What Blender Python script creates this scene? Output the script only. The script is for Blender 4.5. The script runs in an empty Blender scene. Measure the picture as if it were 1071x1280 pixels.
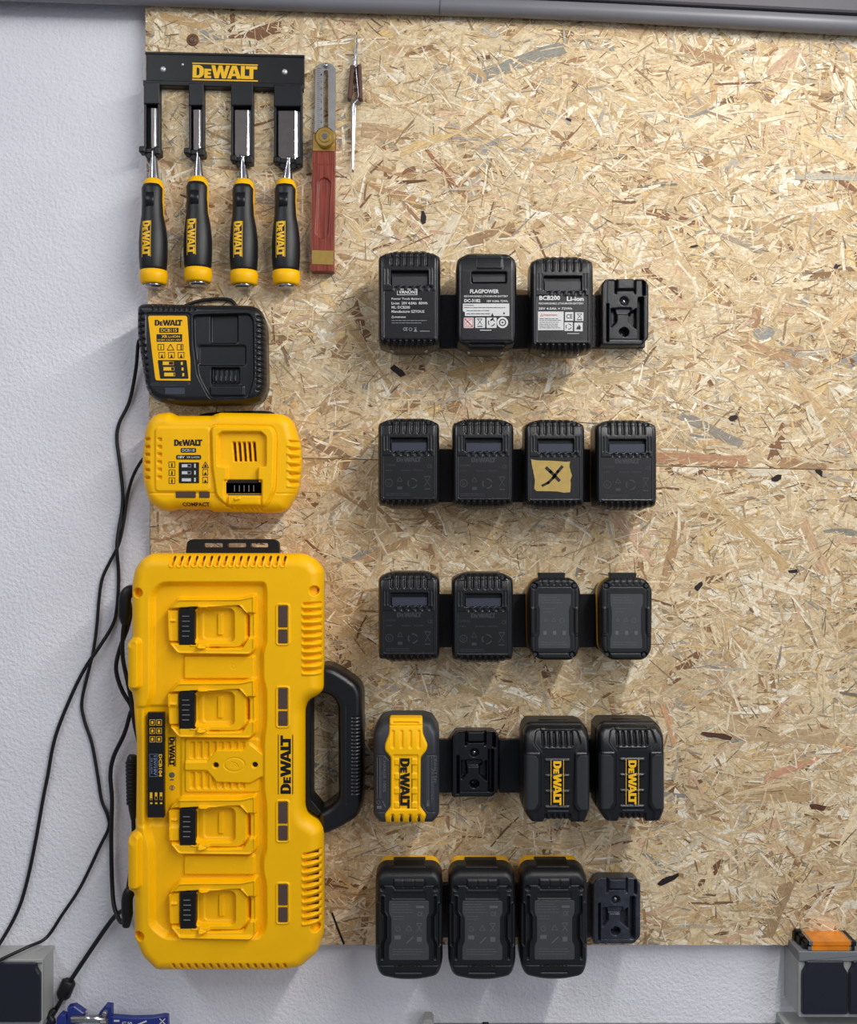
import bpy, math, random
import numpy as np
from math import pi, sin, cos, radians

random.seed(7); rng = np.random.default_rng(7)
S = bpy.context.scene
COL = S.collection
# ------------------------------------------------------------------ camera, world, lights, exposure
DIST = 1200.0                       # millimetres from the lens to the front face of the boards
cam_d = bpy.data.cameras.new('camera'); cam = bpy.data.objects.new('camera', cam_d); COL.objects.link(cam)
cam.location = (0, -DIST/1000, 0); cam.rotation_euler = (pi/2, 0, 0)
cam_d.sensor_fit = 'VERTICAL'; cam_d.sensor_height = 24.0; cam_d.lens = 24.0*DIST/1280.0
cam_d.clip_start = 0.02; cam_d.clip_end = 50
S.camera = cam
w = bpy.data.worlds.new('garage_air'); S.world = w; w.use_nodes = True
bg = w.node_tree.nodes['Background']; bg.inputs[0].default_value = (0.84, 0.88, 1.0, 1); bg.inputs[1].default_value = 0.21

def area(name, loc, aim, sx, sy, power, col=(1, 1, 1)):
    l = bpy.data.lights.new(name, 'AREA'); l.shape = 'RECTANGLE'; l.size = sx; l.size_y = sy
    l.energy = power; l.color = col
    o = bpy.data.objects.new(name, l); COL.objects.link(o); o.location = loc
    from mathutils import Vector, Matrix
    z = -(Vector(aim)-Vector(loc)).normalized(); y = Vector((0, 1, 0)) if abs(z.y) < .9 else Vector((0, 0, 1))
    x = y.cross(z).normalized(); y = z.cross(x)
    o.rotation_euler = Matrix((x, y, z)).transposed().to_euler()
    return o
# a fluorescent batten on the ceiling, running away from the wall; a second one further left; an added soft fill lamp out to the front right
area('ceiling_tube_light', (0.60, -1.15, 0.80), (0.10, -1.15, 0.0), 0.045, 1.6, 21.5, (1.0, 0.965, 0.92))
area('far_tube_light', (-1.3, -1.6, 1.3), (-0.1, -0.1, 0.0), 0.12, 1.6, 12.0, (0.93, 0.96, 1.0))
area('right_fill_light', (1.9, -2.3, 0.35), (0.1, 0, -0.3), 1.4, 1.4, 18.0, (0.92, 0.95, 1.0))
S.view_settings.view_transform = 'Standard'; S.view_settings.look = 'None'
S.view_settings.gamma = 1.0; S.view_settings.exposure = 0.0
S.view_settings.use_curve_mapping = False

# ------------------------------------------------------------------ materials
def lin(c):
    return tuple(((v/255)/12.92 if v/255 <= .04045 else ((v/255+.055)/1.055)**2.4) for v in c)
def material(name, rgb, rough=.5, metal=0.0, bump=0.0, bscale=800, mottled=0.0, mscale=30, spec=.5, coat=0.0, trans=0.0):
    m = bpy.data.materials.new(name); m.use_nodes = True; nt = m.node_tree; p = nt.nodes['Principled BSDF']
    c = lin(rgb)
    p.inputs['Base Color'].default_value = (*c, 1); p.inputs['Roughness'].default_value = rough
    p.inputs['Metallic'].default_value = metal; p.inputs['Specular IOR Level'].default_value = spec
    p.inputs['Coat Weight'].default_value = coat; p.inputs['Transmission Weight'].default_value = trans
    tc = nt.nodes.new('ShaderNodeTexCoord')
    if mottled:
        n = nt.nodes.new('ShaderNodeTexNoise'); n.inputs['Scale'].default_value = mscale; n.inputs['Detail'].default_value = 6
        nt.links.new(tc.outputs['Object'], n.inputs['Vector'])
        r = nt.nodes.new('ShaderNodeMapRange'); r.inputs['From Min'].default_value = .3; r.inputs['From Max'].default_value = .7
        r.inputs['To Min'].default_value = 1-mottled; r.inputs['To Max'].default_value = 1+mottled
        nt.links.new(n.outputs['Fac'], r.inputs['Value'])
        mx = nt.nodes.new('ShaderNodeVectorMath'); mx.operation = 'SCALE'; mx.inputs[0].default_value = c
        nt.links.new(r.outputs[0], mx.inputs['Scale']); nt.links.new(mx.outputs[0], p.inputs['Base Color'])
    if bump:
        n = nt.nodes.new('ShaderNodeTexNoise'); n.inputs['Scale'].default_value = bscale; n.inputs['Detail'].default_value = 3
        nt.links.new(tc.outputs['Object'], n.inputs['Vector'])
        b = nt.nodes.new('ShaderNodeBump'); b.inputs['Strength'].default_value = bump; b.inputs['Distance'].default_value = .0006
        nt.links.new(n.outputs['Fac'], b.inputs['Height']); nt.links.new(b.outputs[0], p.inputs['Normal'])
    return m
M = dict(
    yellow=material('yellow_plastic', (253, 190, 0), .4, bump=.2, bscale=1800, mottled=.03, spec=.3),
    yellow_shell=material('yellow_shell_plastic', (215, 165, 20), .5, bump=.2),
    black=material('black_plastic', (17, 18, 22), .34, bump=.2, bscale=1500, mottled=.1, mscale=60),
    black_rough=material('black_textured_plastic', (16, 17, 21), .42, bump=.25, bscale=2200, mottled=.1, mscale=50),
    jet=material('jet_black_plastic', (8, 8, 10), .45, bump=.2),
    dock=material('printed_black_plastic', (16, 18, 25), .34, bump=.35, bscale=1100),
    charcoal=material('charcoal_plastic', (46, 48, 54), .46, bump=.3, bscale=1500, mottled=.06),
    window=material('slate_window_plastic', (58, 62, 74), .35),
    plate=material('dark_label_film', (15, 16, 19), .42),
    grey_plate=material('grey_label_film', (62, 64, 67), .5, mottled=.05, mscale=80),
    grey_ink=material('faint_grey_print', (50, 51, 56), .5),
    grey_ink2=material('soft_grey_print', (92, 94, 98), .5),
    label_ink=material('pale_grey_print', (135, 138, 142), .5),
    white_ink=material('white_print', (215, 215, 215), .5),
    white_label=material('white_label_paper', (205, 205, 205), .55, mottled=.05, mscale=200),
    red_ink=material('red_print', (190, 50, 40), .5),
    black_ink=material('black_print', (10, 9, 10), .5),
    maroon_ink_and_shade=material('dark_maroon_print_and_shade', (70, 15, 10), .5),  # also colours the strips that darken the vent slots
    yellow_ink=material('yellow_print', (245, 190, 20), .45),
    blue_ink=material('pale_blue_print', (110, 130, 160), .5),
    lens=material('smoked_lens', (84, 66, 60), .25, mottled=.06),
    tape=material('masking_tape', (178, 150, 82), .7, bump=.5, bscale=500, mottled=.08, mscale=120),
    marker=material('black_marker_ink', (22, 20, 20), .6),
    steel=material('polished_steel', (190, 190, 195), .22, 1.0),
    blade=material('ground_steel', (116, 109, 108), .36, 1.0, mottled=.06, mscale=150),
    lit_bevel=material('lit_bevel_steel', (235, 235, 238), .18, 1.0),  # same steel as the blade, paler to carry the bevel's glint
    dull_steel=material('dull_ruler_steel', (165, 162, 160), .45, .8, mottled=.1, mscale=90),
    brass=material('brushed_brass', (205, 170, 95), .35, 1.0, mottled=.08, mscale=200),
    rosewood=None,
    brown_wood=material('dark_brown_wood', (92, 62, 52), .5, mottled=.2, mscale=120),
    rack=material('black_powder_coat', (11, 11, 13), .4, bump=.3, bscale=1500),
    guard=material('black_guard_plastic', (16, 18, 24), .4, bump=.2),
    soot=material('soot_grey_plastic', (44, 45, 49), .4, bump=.3, bscale=1500),
    zinc=material('zinc_screw_metal', (215, 215, 218), .38, .55),
    gloss=material('glossy_printed_plastic', (48, 53, 64), .3, bump=.6, bscale=700, mottled=.3, mscale=90),
    rubber=material('black_cable_rubber', (16, 16, 19), .45),
    pipe=material('grey_painted_rail', (118, 118, 124), .42, mottled=.05, mscale=12),
    pipe_dark=material('dark_grey_housing', (92, 90, 94), .6),
    rust=material('brown_screw_metal', (120, 84, 62), .5, .5, mottled=.2, mscale=400),
    sock=material('grey_socket_plastic', (168, 170, 166), .5, bump=.3, bscale=900, mottled=.05),
    sock_cap=material('slate_grey_cap_plastic', (118, 121, 124), .5, bump=.3, bscale=900),
    flap=material('anthracite_flap_plastic', (26, 30, 42), .42, bump=.2),
    navy=material('navy_blue_paint', (34, 50, 130), .35, mottled=.08),
    orange=material('amber_translucent_plastic', (226, 134, 22), .3, mottled=.22, mscale=45, coat=.4),
    galv=material('galvanised_steel', (140, 142, 145), .45, .6, mottled=.1, mscale=60),
)
def wood_material():
    m = bpy.data.materials.new('red_rosewood'); m.use_nodes = True; nt = m.node_tree; p = nt.nodes['Principled BSDF']
    tc = nt.nodes.new('ShaderNodeTexCoord'); mp = nt.nodes.new('ShaderNodeMapping'); mp.inputs['Scale'].default_value = (900, 900, 18)
    n = nt.nodes.new('ShaderNodeTexNoise'); n.inputs['Scale'].default_value = 1; n.inputs['Detail'].default_value = 5
    cr = nt.nodes.new('ShaderNodeValToRGB'); cr.color_ramp.elements[0].position = .35; cr.color_ramp.elements[0].color = (*lin((98, 34, 24)), 1)
    cr.color_ramp.elements[1].position = .65; cr.color_ramp.elements[1].color = (*lin((150, 66, 48)), 1)
    nt.links.new(tc.outputs['Object'], mp.inputs[0]); nt.links.new(mp.outputs[0], n.inputs['Vector'])
    nt.links.new(n.outputs['Fac'], cr.inputs[0]); nt.links.new(cr.outputs[0], p.inputs['Base Color']); p.inputs['Roughness'].default_value = .4
    return m
M['rosewood'] = wood_material()
def wall_material():
    m = bpy.data.materials.new('white_rolled_paint'); m.use_nodes = True; nt = m.node_tree; p = nt.nodes['Principled BSDF']
    p.inputs['Base Color'].default_value = (*lin((226, 226, 236)), 1); p.inputs['Roughness'].default_value = .55
    tc = nt.nodes.new('ShaderNodeTexCoord')
    n = nt.nodes.new('ShaderNodeTexNoise'); n.inputs['Scale'].default_value = 240; n.inputs['Detail'].default_value = 3; n.inputs['Roughness'].default_value = .55
    n2 = nt.nodes.new('ShaderNodeTexNoise'); n2.inputs['Scale'].default_value = 14; n2.inputs['Detail'].default_value = 2
    for q in (n, n2): nt.links.new(tc.outputs['Object'], q.inputs['Vector'])
    b2 = nt.nodes.new('ShaderNodeBump'); b2.inputs['Strength'].default_value = .35; b2.inputs['Distance'].default_value = .006
    b = nt.nodes.new('ShaderNodeBump'); b.inputs['Strength'].default_value = .8; b.inputs['Distance'].default_value = .0022
    nt.links.new(n2.outputs['Fac'], b2.inputs['Height']); nt.links.new(b2.outputs[0], b.inputs['Normal'])
    nt.links.new(n.outputs['Fac'], b.inputs['Height']); nt.links.new(b.outputs[0], p.inputs['Normal'])
    r = nt.nodes.new('ShaderNodeMapRange'); r.inputs['To Min'].default_value = .95; r.inputs['To Max'].default_value = 1.03
    mx = nt.nodes.new('ShaderNodeVectorMath'); mx.operation = 'SCALE'; mx.inputs[0].default_value = lin((234, 233, 240))
    nt.links.new(n2.outputs['Fac'], r.inputs['Value']); nt.links.new(r.outputs[0], mx.inputs['Scale']); nt.links.new(mx.outputs[0], p.inputs['Base Color'])
    return m
def strand_material(name='pressed_wood_strand'):
    m = bpy.data.materials.new(name); m.use_nodes = True; nt = m.node_tree; p = nt.nodes['Principled BSDF']
    at = nt.nodes.new('ShaderNodeAttribute'); at.attribute_name = 'strand_colour'
    uv = nt.nodes.new('ShaderNodeUVMap'); uv.uv_map = 'grain'
    mp = nt.nodes.new('ShaderNodeMapping'); mp.inputs['Scale'].default_value = (.045, .85, 1)
    n = nt.nodes.new('ShaderNodeTexNoise'); n.inputs['Scale'].default_value = 1; n.inputs['Detail'].default_value = 5; n.inputs['Roughness'].default_value = .7
    nt.links.new(uv.outputs[0], mp.inputs[0]); nt.links.new(mp.outputs[0], n.inputs['Vector'])
    r = nt.nodes.new('ShaderNodeMapRange'); r.inputs['From Min'].default_value = .28; r.inputs['From Max'].default_value = .72
    r.inputs['To Min'].default_value = .62; r.inputs['To Max'].default_value = 1.26
    nt.links.new(n.outputs['Fac'], r.inputs['Value'])
    tc = nt.nodes.new('ShaderNodeTexCoord')
    sp = nt.nodes.new('ShaderNodeTexNoise'); sp.inputs['Scale'].default_value = 260; sp.inputs['Detail'].default_value = 4
    nt.links.new(tc.outputs['Object'], sp.inputs['Vector'])
    r2 = nt.nodes.new('ShaderNodeMapRange'); r2.inputs['From Min'].default_value = .3; r2.inputs['From Max'].default_value = .7
    r2.inputs['To Min'].default_value = .84; r2.inputs['To Max'].default_value = 1.12
    nt.links.new(sp.outputs['Fac'], r2.inputs['Value'])
    mm = nt.nodes.new('ShaderNodeMath'); mm.operation = 'MULTIPLY'
    nt.links.new(r.outputs[0], mm.inputs[0]); nt.links.new(r2.outputs[0], mm.inputs[1])
    mx = nt.nodes.new('ShaderNodeVectorMath'); mx.operation = 'SCALE'
    nt.links.new(at.outputs['Color'], mx.inputs[0]); nt.links.new(mm.outputs[0], mx.inputs['Scale'])
    nt.links.new(mx.outputs[0], p.inputs['Base Color']); p.inputs['Roughness'].default_value = .6
    p.inputs['Specular IOR Level'].default_value = .3
    b = nt.nodes.new('ShaderNodeBump'); b.inputs['Strength'].default_value = .5; b.inputs['Distance'].default_value = .0005
    nt.links.new(mm.outputs[0], b.inputs['Height']); nt.links.new(b.outputs[0], p.inputs['Normal'])
    return m
M['wall'] = wall_material(); M['strand'] = strand_material()
M['board'] = material('pressed_wood_core', (158, 122, 80), .7, bump=.5, bscale=300, mottled=.25, mscale=120)

# ------------------------------------------------------------------ building helpers (millimetres; d = height above the boards' face)
def K(d): return 1-d/DIST
def P3(px, py, d):                  # where a spot seen in the photograph stands, given its height off the boards
    k = K(d); return ((px-535.5)*k, (640-py)*k)
def thing(name, label, cat, cx, cy, d, group=None):
    o = bpy.data.objects.new(name, None); COL.objects.link(o); o.empty_display_size = .02
    x, z = P3(cx, cy, d); o.location = (x/1000, 0, z/1000)
    o['label'] = label; o['category'] = cat
    if group: o['group'] = group
    o2 = (o, cx, cy, K(d)); return o2
def link(name, me, mat, parent=None):
    if mat is not None and not me.materials: me.materials.append(mat)
    o = bpy.data.objects.new(name, me); COL.objects.link(o)
    if parent is not None: o.parent = parent
    return o
def root(T): return T[0]
def mesh_from(name, V, F, smooth=False):
    me = bpy.data.meshes.new(name); me.from_pydata([tuple(v) for v in V], [], [tuple(f) for f in F])
    if smooth: me.polygons.foreach_set('use_smooth', [True]*len(me.polygons))
    me.update(); return me
def sst(sd, w_=1.6):                # 1 inside, 0 outside
    t = np.clip(.5-sd/w_, 0, 1); return t*t*(3-2*t)
def sbox(X, Y, cx, cy, hw, hh, r=0.0):
    qx = np.abs(X-cx)-hw+r; qy = np.abs(Y-cy)-hh+r
    return np.hypot(np.maximum(qx, 0), np.maximum(qy, 0))+np.minimum(np.maximum(qx, qy), 0)-r
def bb(X, Y, x0, y0, x1, y1, r=0.0): return sbox(X, Y, (x0+x1)/2, (y0+y1)/2, (x1-x0)/2, (y1-y0)/2, r)
def circ(X, Y, cx, cy, r): return np.hypot(X-cx, Y-cy)-r
def seg(X, Y, x1, y1, x2, y2, r):
    dx, dy = x2-x1, y2-y1; t = np.clip(((X-x1)*dx+(Y-y1)*dy)/(dx*dx+dy*dy), 0, 1)
    return np.hypot(X-x1-t*dx, Y-y1-t*dy)-r
def spoly(X, Y, pts, r=0.0):
    d2 = np.full(X.shape, 1e9); ins = np.zeros(X.shape, bool); n = len(pts)
    for i in range(n):
        x1, y1 = pts[i]; x2, y2 = pts[(i+1) % n]; dx, dy = x2-x1, y2-y1
        t = np.clip(((X-x1)*dx+(Y-y1)*dy)/(dx*dx+dy*dy+1e-12), 0, 1)
        d2 = np.minimum(d2, (X-x1-t*dx)**2+(Y-y1-t*dy)**2)
        if dy != 0:
            c = ((y1 > Y) != (y2 > Y)) & (X < (x2-x1)*(Y-y1)/(dy)+x1); ins ^= c
    s = np.sqrt(d2); return np.where(ins, -s, s)
def rounded(pts, r, n=5):           # round the corners of a polygon
    out = []; N = len(pts)
    for i in range(N):
        p0 = np.array(pts[i-1], float); p = np.array(pts[i], float); p1 = np.array(pts[(i+1) % N], float)
        a = p0-p; b = p1-p; la = np.hypot(*a); lb = np.hypot(*b); q = min(r, la*.48, lb*.48)
        s = p+a/la*q; e = p+b/lb*q
        for k in range(n+1):
            t = k/n; out.append(tuple((1-t)**2*s+2*t*(1-t)*p+t*t*e))
    return out
def edge(sd, H, rw, rd):
    t = 1-np.clip(-sd, 0, rw)/rw; return H-rd*(1-np.sqrt(np.maximum(1-t*t, 0)))
def relief(T, name, sdf, hfn, box, res, d0, mat, draft=0.0, parent=None, smooth=True):
    """a moulded shell: outline from a distance function, front from a height function, side walls down to d0"""
    o, cx, cy, k = T; x0, y0, x1, y1 = box
    nx = max(3, int((x1-x0)/res)+1); ny = max(3, int((y1-y0)/res)+1)
    xs = np.linspace(x0, x1, nx); ys = np.linspace(y0, y1, ny); X, Y = np.meshgrid(xs, ys)
    Xc = (X[:-1, :-1]+X[1:, 1:])/2; Yc = (Y[:-1, :-1]+Y[1:, 1:])/2
    keep = sdf(Xc, Yc) < 0
    idx = np.arange(nx*ny).reshape(ny, nx)
    q = np.stack([idx[:-1, :-1], idx[1:, :-1], idx[1:, 1:], idx[:-1, 1:]], -1)[keep]
    # directed boundary edges
    E = np.concatenate([q[:, [0, 1]], q[:, [1, 2]], q[:, [2, 3]], q[:, [3, 0]]])
    N = nx*ny; key = E[:, 0].astype(np.int64)*N+E[:, 1]; rkey = E[:, 1].astype(np.int64)*N+E[:, 0]
    B = E[~np.isin(key, rkey)]
    bv = np.unique(B); fx = X.ravel().copy(); fy = Y.ravel().copy(); e = .05
    for _ in range(3):
        px, py = fx[bv], fy[bv]; s0 = sdf(px, py)
        gx = (sdf(px+e, py)-sdf(px-e, py))/(2*e); gy = (sdf(px, py+e)-sdf(px, py-e))/(2*e)
        g2 = np.maximum(gx*gx+gy*gy, .25); st = np.clip(s0, -res*1.5, res*1.5)
        fx[bv] = px-st*gx/g2; fy[bv] = py-st*gy/g2
    used = np.unique(q); remap = -np.ones(N, int); remap[used] = np.arange(len(used))
    ux, uy = fx[used], fy[used]; h = hfn(ux, uy)+0*ux
    V = np.stack([(ux-cx)*k, -h, (cy-uy)*k], -1)
    nb = len(bv); bx, by = fx[bv], fy[bv]; hb = hfn(bx, by)+0*bx
    top = np.stack([(bx-cx)*k, -hb, (cy-by)*k], -1)
    gx = (sdf(bx+e, by)-sdf(bx-e, by))/(2*e); gy = (sdf(bx, by+e)-sdf(bx, by-e))/(2*e)
    b2 = np.stack([(bx-draft*gx-cx)*k, np.full(nb, -float(d0)), (cy-by+draft*gy)*k], -1)
    bm_ = -np.ones(N, int); bm_[bv] = np.arange(nb); n0 = len(used)
    sk = np.stack([n0+bm_[B[:, 1]], n0+bm_[B[:, 0]], n0+nb+bm_[B[:, 0]], n0+nb+bm_[B[:, 1]]], -1)
    V = np.concatenate([V, top, b2])/1000.0; F = np.concatenate([remap[q], sk])
    me = bpy.data.meshes.new(name); me.vertices.add(len(V)); me.vertices.foreach_set('co', V.astype(np.float32).ravel())
    me.loops.add(4*len(F)); me.loops.foreach_set('vertex_index', F.astype(np.int32).ravel())
    me.polygons.add(len(F)); me.polygons.foreach_set('loop_start', np.arange(0, 4*len(F), 4, dtype=np.int32))
    me.polygons.foreach_set('use_smooth', np.ones(len(F), bool) if smooth else np.zeros(len(F), bool))
    me.update(calc_edges=True); me.validate()
    return link(name, me, mat, parent if parent is not None else o)
class Solid:
    """collects bevelled prisms, tubes and discs in the photograph's plane, joined as one part"""
    def __init__(s, T): s.T = T; s.V = []; s.F = []; s.sm = []
    def _v(s, x, y, d): o, cx, cy, k = s.T; return ((x-cx)*k/1000, -d/1000, (cy-y)*k/1000)
    def prism(s, pts, d0, d1, bev=.6):
        pts = [tuple(p) for p in pts]
        a = sum(pts[i][0]*pts[(i+1) % len(pts)][1]-pts[(i+1) % len(pts)][0]*pts[i][1] for i in range(len(pts)))
        if a > 0: pts = pts[::-1]
        n = len(pts); ins = []
        for i in range(n):
            p0, p, p1 = (np.array(pts[i-1]), np.array(pts[i]), np.array(pts[(i+1) % n]))
            u = p-p0; u = u/(np.hypot(*u)+1e-9); v = p1-p; v = v/(np.hypot(*v)+1e-9)
            m = np.array([u[1], -u[0]])+np.array([v[1], -v[0]]); L = np.hypot(*m)+1e-9
            m = m/L/max(.35, L/2); ins.append(tuple(p-m*bev*-1))
        # choose the inward side
        cxm = sum(p[0] for p in pts)/n; cym = sum(p[1] for p in pts)/n
        def ar(Q): return abs(sum(Q[i][0]*Q[(i+1) % n][1]-Q[(i+1) % n][0]*Q[i][1] for i in range(n)))
        if ar(ins) > ar(pts): ins = [(2*p[0]-q[0], 2*p[1]-q[1]) for p, q in zip(pts, ins)]
        b = len(s.V)
        for p in pts: s.V.append(s._v(*p, d0))
        for p in pts: s.V.append(s._v(*p, d1-bev))
        for p in ins: s.V.append(s._v(*p, d1))
        for i in range(n):
            j = (i+1) % n
            s.F += [(b+i, b+j, b+n+j, b+n+i), (b+n+i, b+n+j, b+2*n+j, b+2*n+i)]; s.sm += [False, False]
        s.F.append(tuple(b+2*n+i for i in range(n))); s.F.append(tuple(b+i for i in reversed(range(n)))); s.sm += [False, False]
        return s
    def box(s, x0, y0, x1, y1, d0, d1, bev=.6, r=0):
        p = [(x0, y0), (x1, y0), (x1, y1), (x0, y1)]
        return s.prism(rounded(p, r, 4) if r else p, d0, d1, bev)
    def disc(s, cx, cy, r, d0, d1, bev=.5, n=20):
        return s.prism([(cx+r*cos(2*pi*i/n), cy+r*sin(2*pi*i/n)) for i in range(n)], d0, d1, bev)
    def dome(s, cx, cy, r, d0, d1, n=16):
        b = len(s.V); R = 4
        for j in range(R):
            a = j/R*pi/2
            for i in range(n): s.V.append(s._v(cx+r*cos(a)*cos(2*pi*i/n), cy+r*cos(a)*sin(2*pi*i/n), d0+(d1-d0)*sin(a)))
        s.V.append(s._v(cx, cy, d1))
        for j in range(R-1):
            for i in range(n): s.F.append((b+j*n+i, b+(j+1)*n+i, b+(j+1)*n+(i+1) % n, b+j*n+(i+1) % n)); s.sm.append(True)
        for i in range(n): s.F.append((b+(R-1)*n+i, b+R*n, b+(R-1)*n+(i+1) % n)); s.sm.append(True)
        return s
    def tube(s, pts, r, n=10, flat=1.0, sub=6):
        """pts: (px, py, d[, r])"""
        P = [np.array(p[:3], float) for p in pts]; RR = [p[3] if len(p) > 3 else r for p in pts]
        Q = []; QR = []
        if sub > 1 and len(P) > 2:
            PP = [2*P[0]-P[1]]+P+[2*P[-1]-P[-2]]
            for i in range(len(P)-1):
                a, b_, c, d_ = PP[i], PP[i+1], PP[i+2], PP[i+3]
                for j in range(sub):
                    t = j/sub
                    Q.append(.5*((2*b_)+(-a+c)*t+(2*a-5*b_+4*c-d_)*t*t+(-a+3*b_-3*c+d_)*t**3)); QR.append(RR[i]*(1-t)+RR[i+1]*t)
            Q.append(P[-1]); QR.append(RR[-1])
        else: Q, QR = P, RR
        b = len(s.V); m = len(Q)
        for i in range(m):
            tg = Q[min(i+1, m-1)]-Q[max(i-1, 0)]; tg /= np.linalg.norm(tg)+1e-9
            ref = np.array([0, 0, 1.0]) if abs(tg[2]) < .8 else np.array([1.0, 0, 0])
            u = np.cross(tg, ref); u /= np.linalg.norm(u); v = np.cross(tg, u)
            for j in range(n):
                a = 2*pi*j/n; p = Q[i]+QR[i]*(cos(a)*u+flat*sin(a)*v); s.V.append(s._v(*p))
        for i in range(m-1):
            for j in range(n): s.F.append((b+i*n+j, b+i*n+(j+1) % n, b+(i+1)*n+(j+1) % n, b+(i+1)*n+j)); s.sm.append(True)
        s.F.append(tuple(b+j for j in range(n))); s.F.append(tuple(b+(m-1)*n+j for j in reversed(range(n)))); s.sm += [False, False]
        return s
    def lathe(s, prof, cx, dc, n=28, kx=None, sq=1.0, tilt=0.0, a0=0, a1=2*pi):
        """prof: (py, r[, xshift]) around a vertical axis at px cx, height dc"""
        b = len(s.V); full = abs(a1-a0-2*pi) < 1e-6
        cols = n if full else n+1; y0 = prof[0][0]
        for p in prof:
            xs = p[2] if len(p) > 2 else 0
            for j in range(cols):
                a = a0+(a1-a0)*j/n; s.V.append(s._v(cx+xs+(p[0]-y0)*tilt+p[1]*cos(a), p[0], dc+p[1]*sq*sin(a)))
        for i in range(len(prof)-1):
            for j in range(n):
                j2 = (j+1) % cols; s.F.append((b+i*cols+j, b+i*cols+j2, b+(i+1)*cols+j2, b+(i+1)*cols+j)); s.sm.append(True)
        if full:
            s.F.append(tuple(b+j for j in range(cols))); s.F.append(tuple(b+(len(prof)-1)*cols+j for j in reversed(range(cols)))); s.sm += [False, False]
        return s
    def build(s, name, mat, parent=None):
        me = bpy.data.meshes.new(name); me.from_pydata(s.V, [], s.F); me.polygons.foreach_set('use_smooth', s.sm)
        import bmesh
        bm = bmesh.new(); bm.from_mesh(me); bmesh.ops.recalc_face_normals(bm, faces=bm.faces); bm.to_mesh(me); bm.free()
        me.update(); return link(name, me, mat, parent if parent is not None else s.T[0])
# ---- printing: lettering and symbols as flat shapes lying on a surface
_tx = {}
def glyphs(txt, bold):
    key = (txt, bold)
    if key not in _tx:
        c = bpy.data.curves.new('t', 'FONT'); c.body = txt; c.size = 1.0; c.offset = bold; c.resolution_u = 2; c.fill_mode = 'FRONT'
        o = bpy.data.objects.new('t', c); COL.objects.link(o); dg = bpy.context.evaluated_depsgraph_get(); dg.update()
        me = bpy.data.meshes.new_from_object(o.evaluated_get(dg))
        V = np.array([v.co[:] for v in me.vertices])[:, :2] if len(me.vertices) else np.zeros((0, 2)); F = [tuple(p.vertices) for p in me.polygons]
        bpy.data.objects.remove(o); bpy.data.curves.remove(c); bpy.data.meshes.remove(me)
        if len(V): lo = V.min(0); hi = V.max(0); V = (V-lo)/np.array([max(hi[0]-lo[0], 1e-3), max(hi[1]-lo[1], 1e-3)])
        _tx[key] = (V, F)
    return _tx[key]
def _logo():
    # heavy block letters: D, small E, W, A, L, T on a strip 4.55 wide and 1 high
    D = [[(0, 0), (.46, 0), (.66, .10), (.78, .30), (.78, .70), (.66, .90), (.46, 1), (0, 1)], [(.28, .2), (.28, .8), (.40, .8), (.48, .68), (.48, .32), (.40, .2)]]
    Es = [[(.82, 0), (1.30, 0), (1.30, .17), (1.06, .17), (1.06, .29), (1.27, .29), (1.27, .44), (1.06, .44), (1.06, .55), (1.30, .55), (1.30, .72), (.82, .72)]]
    W = [[(1.30, 1), (1.55, 0), (1.82, 0), (1.94, .52), (2.06, 0), (2.33, 0), (2.60, 1), (2.33, 1), (2.20, .45), (2.07, 1), (1.82, 1), (1.69, .45), (1.57, 1)]]
    A = [[(2.42, 0), (2.70, 0), (2.76, .2), (3.04, .2), (3.10, 0), (3.40, 0), (3.06, 1), (2.74, 1)], [(2.81, .38), (2.99, .38), (2.90, .72)]]
    L = [[(3.36, 0), (3.98, 0), (3.98, .24), (3.64, .24), (3.64, 1), (3.36, 1)]]
    T = [[(3.96, 0), (4.24, 0), (4.24, .76), (4.50, .76), (4.50, 1), (3.70, 1), (3.70, .76), (3.96, .76)]]
    V = []; F = []
    for loops in (D, Es, W, A, L, T):
        c = bpy.data.curves.new('t', 'CURVE'); c.dimensions = '2D'; c.fill_mode = 'BOTH'
        for lp in loops:
            sp = c.splines.new('POLY'); sp.points.add(len(lp)-1); sp.use_cyclic_u = True
            for i, (x, y) in enumerate(lp): sp.points[i].co = (x, y, 0, 1)
        o = bpy.data.objects.new('t', c); COL.objects.link(o); dg = bpy.context.evaluated_depsgraph_get(); dg.update()
        me = bpy.data.meshes.new_from_object(o.evaluated_get(dg)); b = len(V)
        V += [(v.co.x/4.5, v.co.y) for v in me.vertices]; F += [tuple(b+i for i in p.vertices) for p in me.polygons]
        bpy.data.objects.remove(o); bpy.data.curves.remove(c); bpy.data.meshes.remove(me)
    return np.array(V), F
LOGO = _logo()
def finer(V, F):
    import bmesh
    bm = bmesh.new(); vs = [bm.verts.new((float(a), float(b), 0)) for a, b in V]
    for f in F:
        try: bm.faces.new([vs[i] for i in f])
        except ValueError: pass
    bmesh.ops.triangulate(bm, faces=bm.faces); bmesh.ops.subdivide_edges(bm, edges=bm.edges, cuts=3, use_grid_fill=True)
    bm.verts.index_update(); out = ([(v.co.x, v.co.y) for v in bm.verts], [tuple(v.index for v in f.verts) for f in bm.faces]); bm.free(); return out
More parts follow.
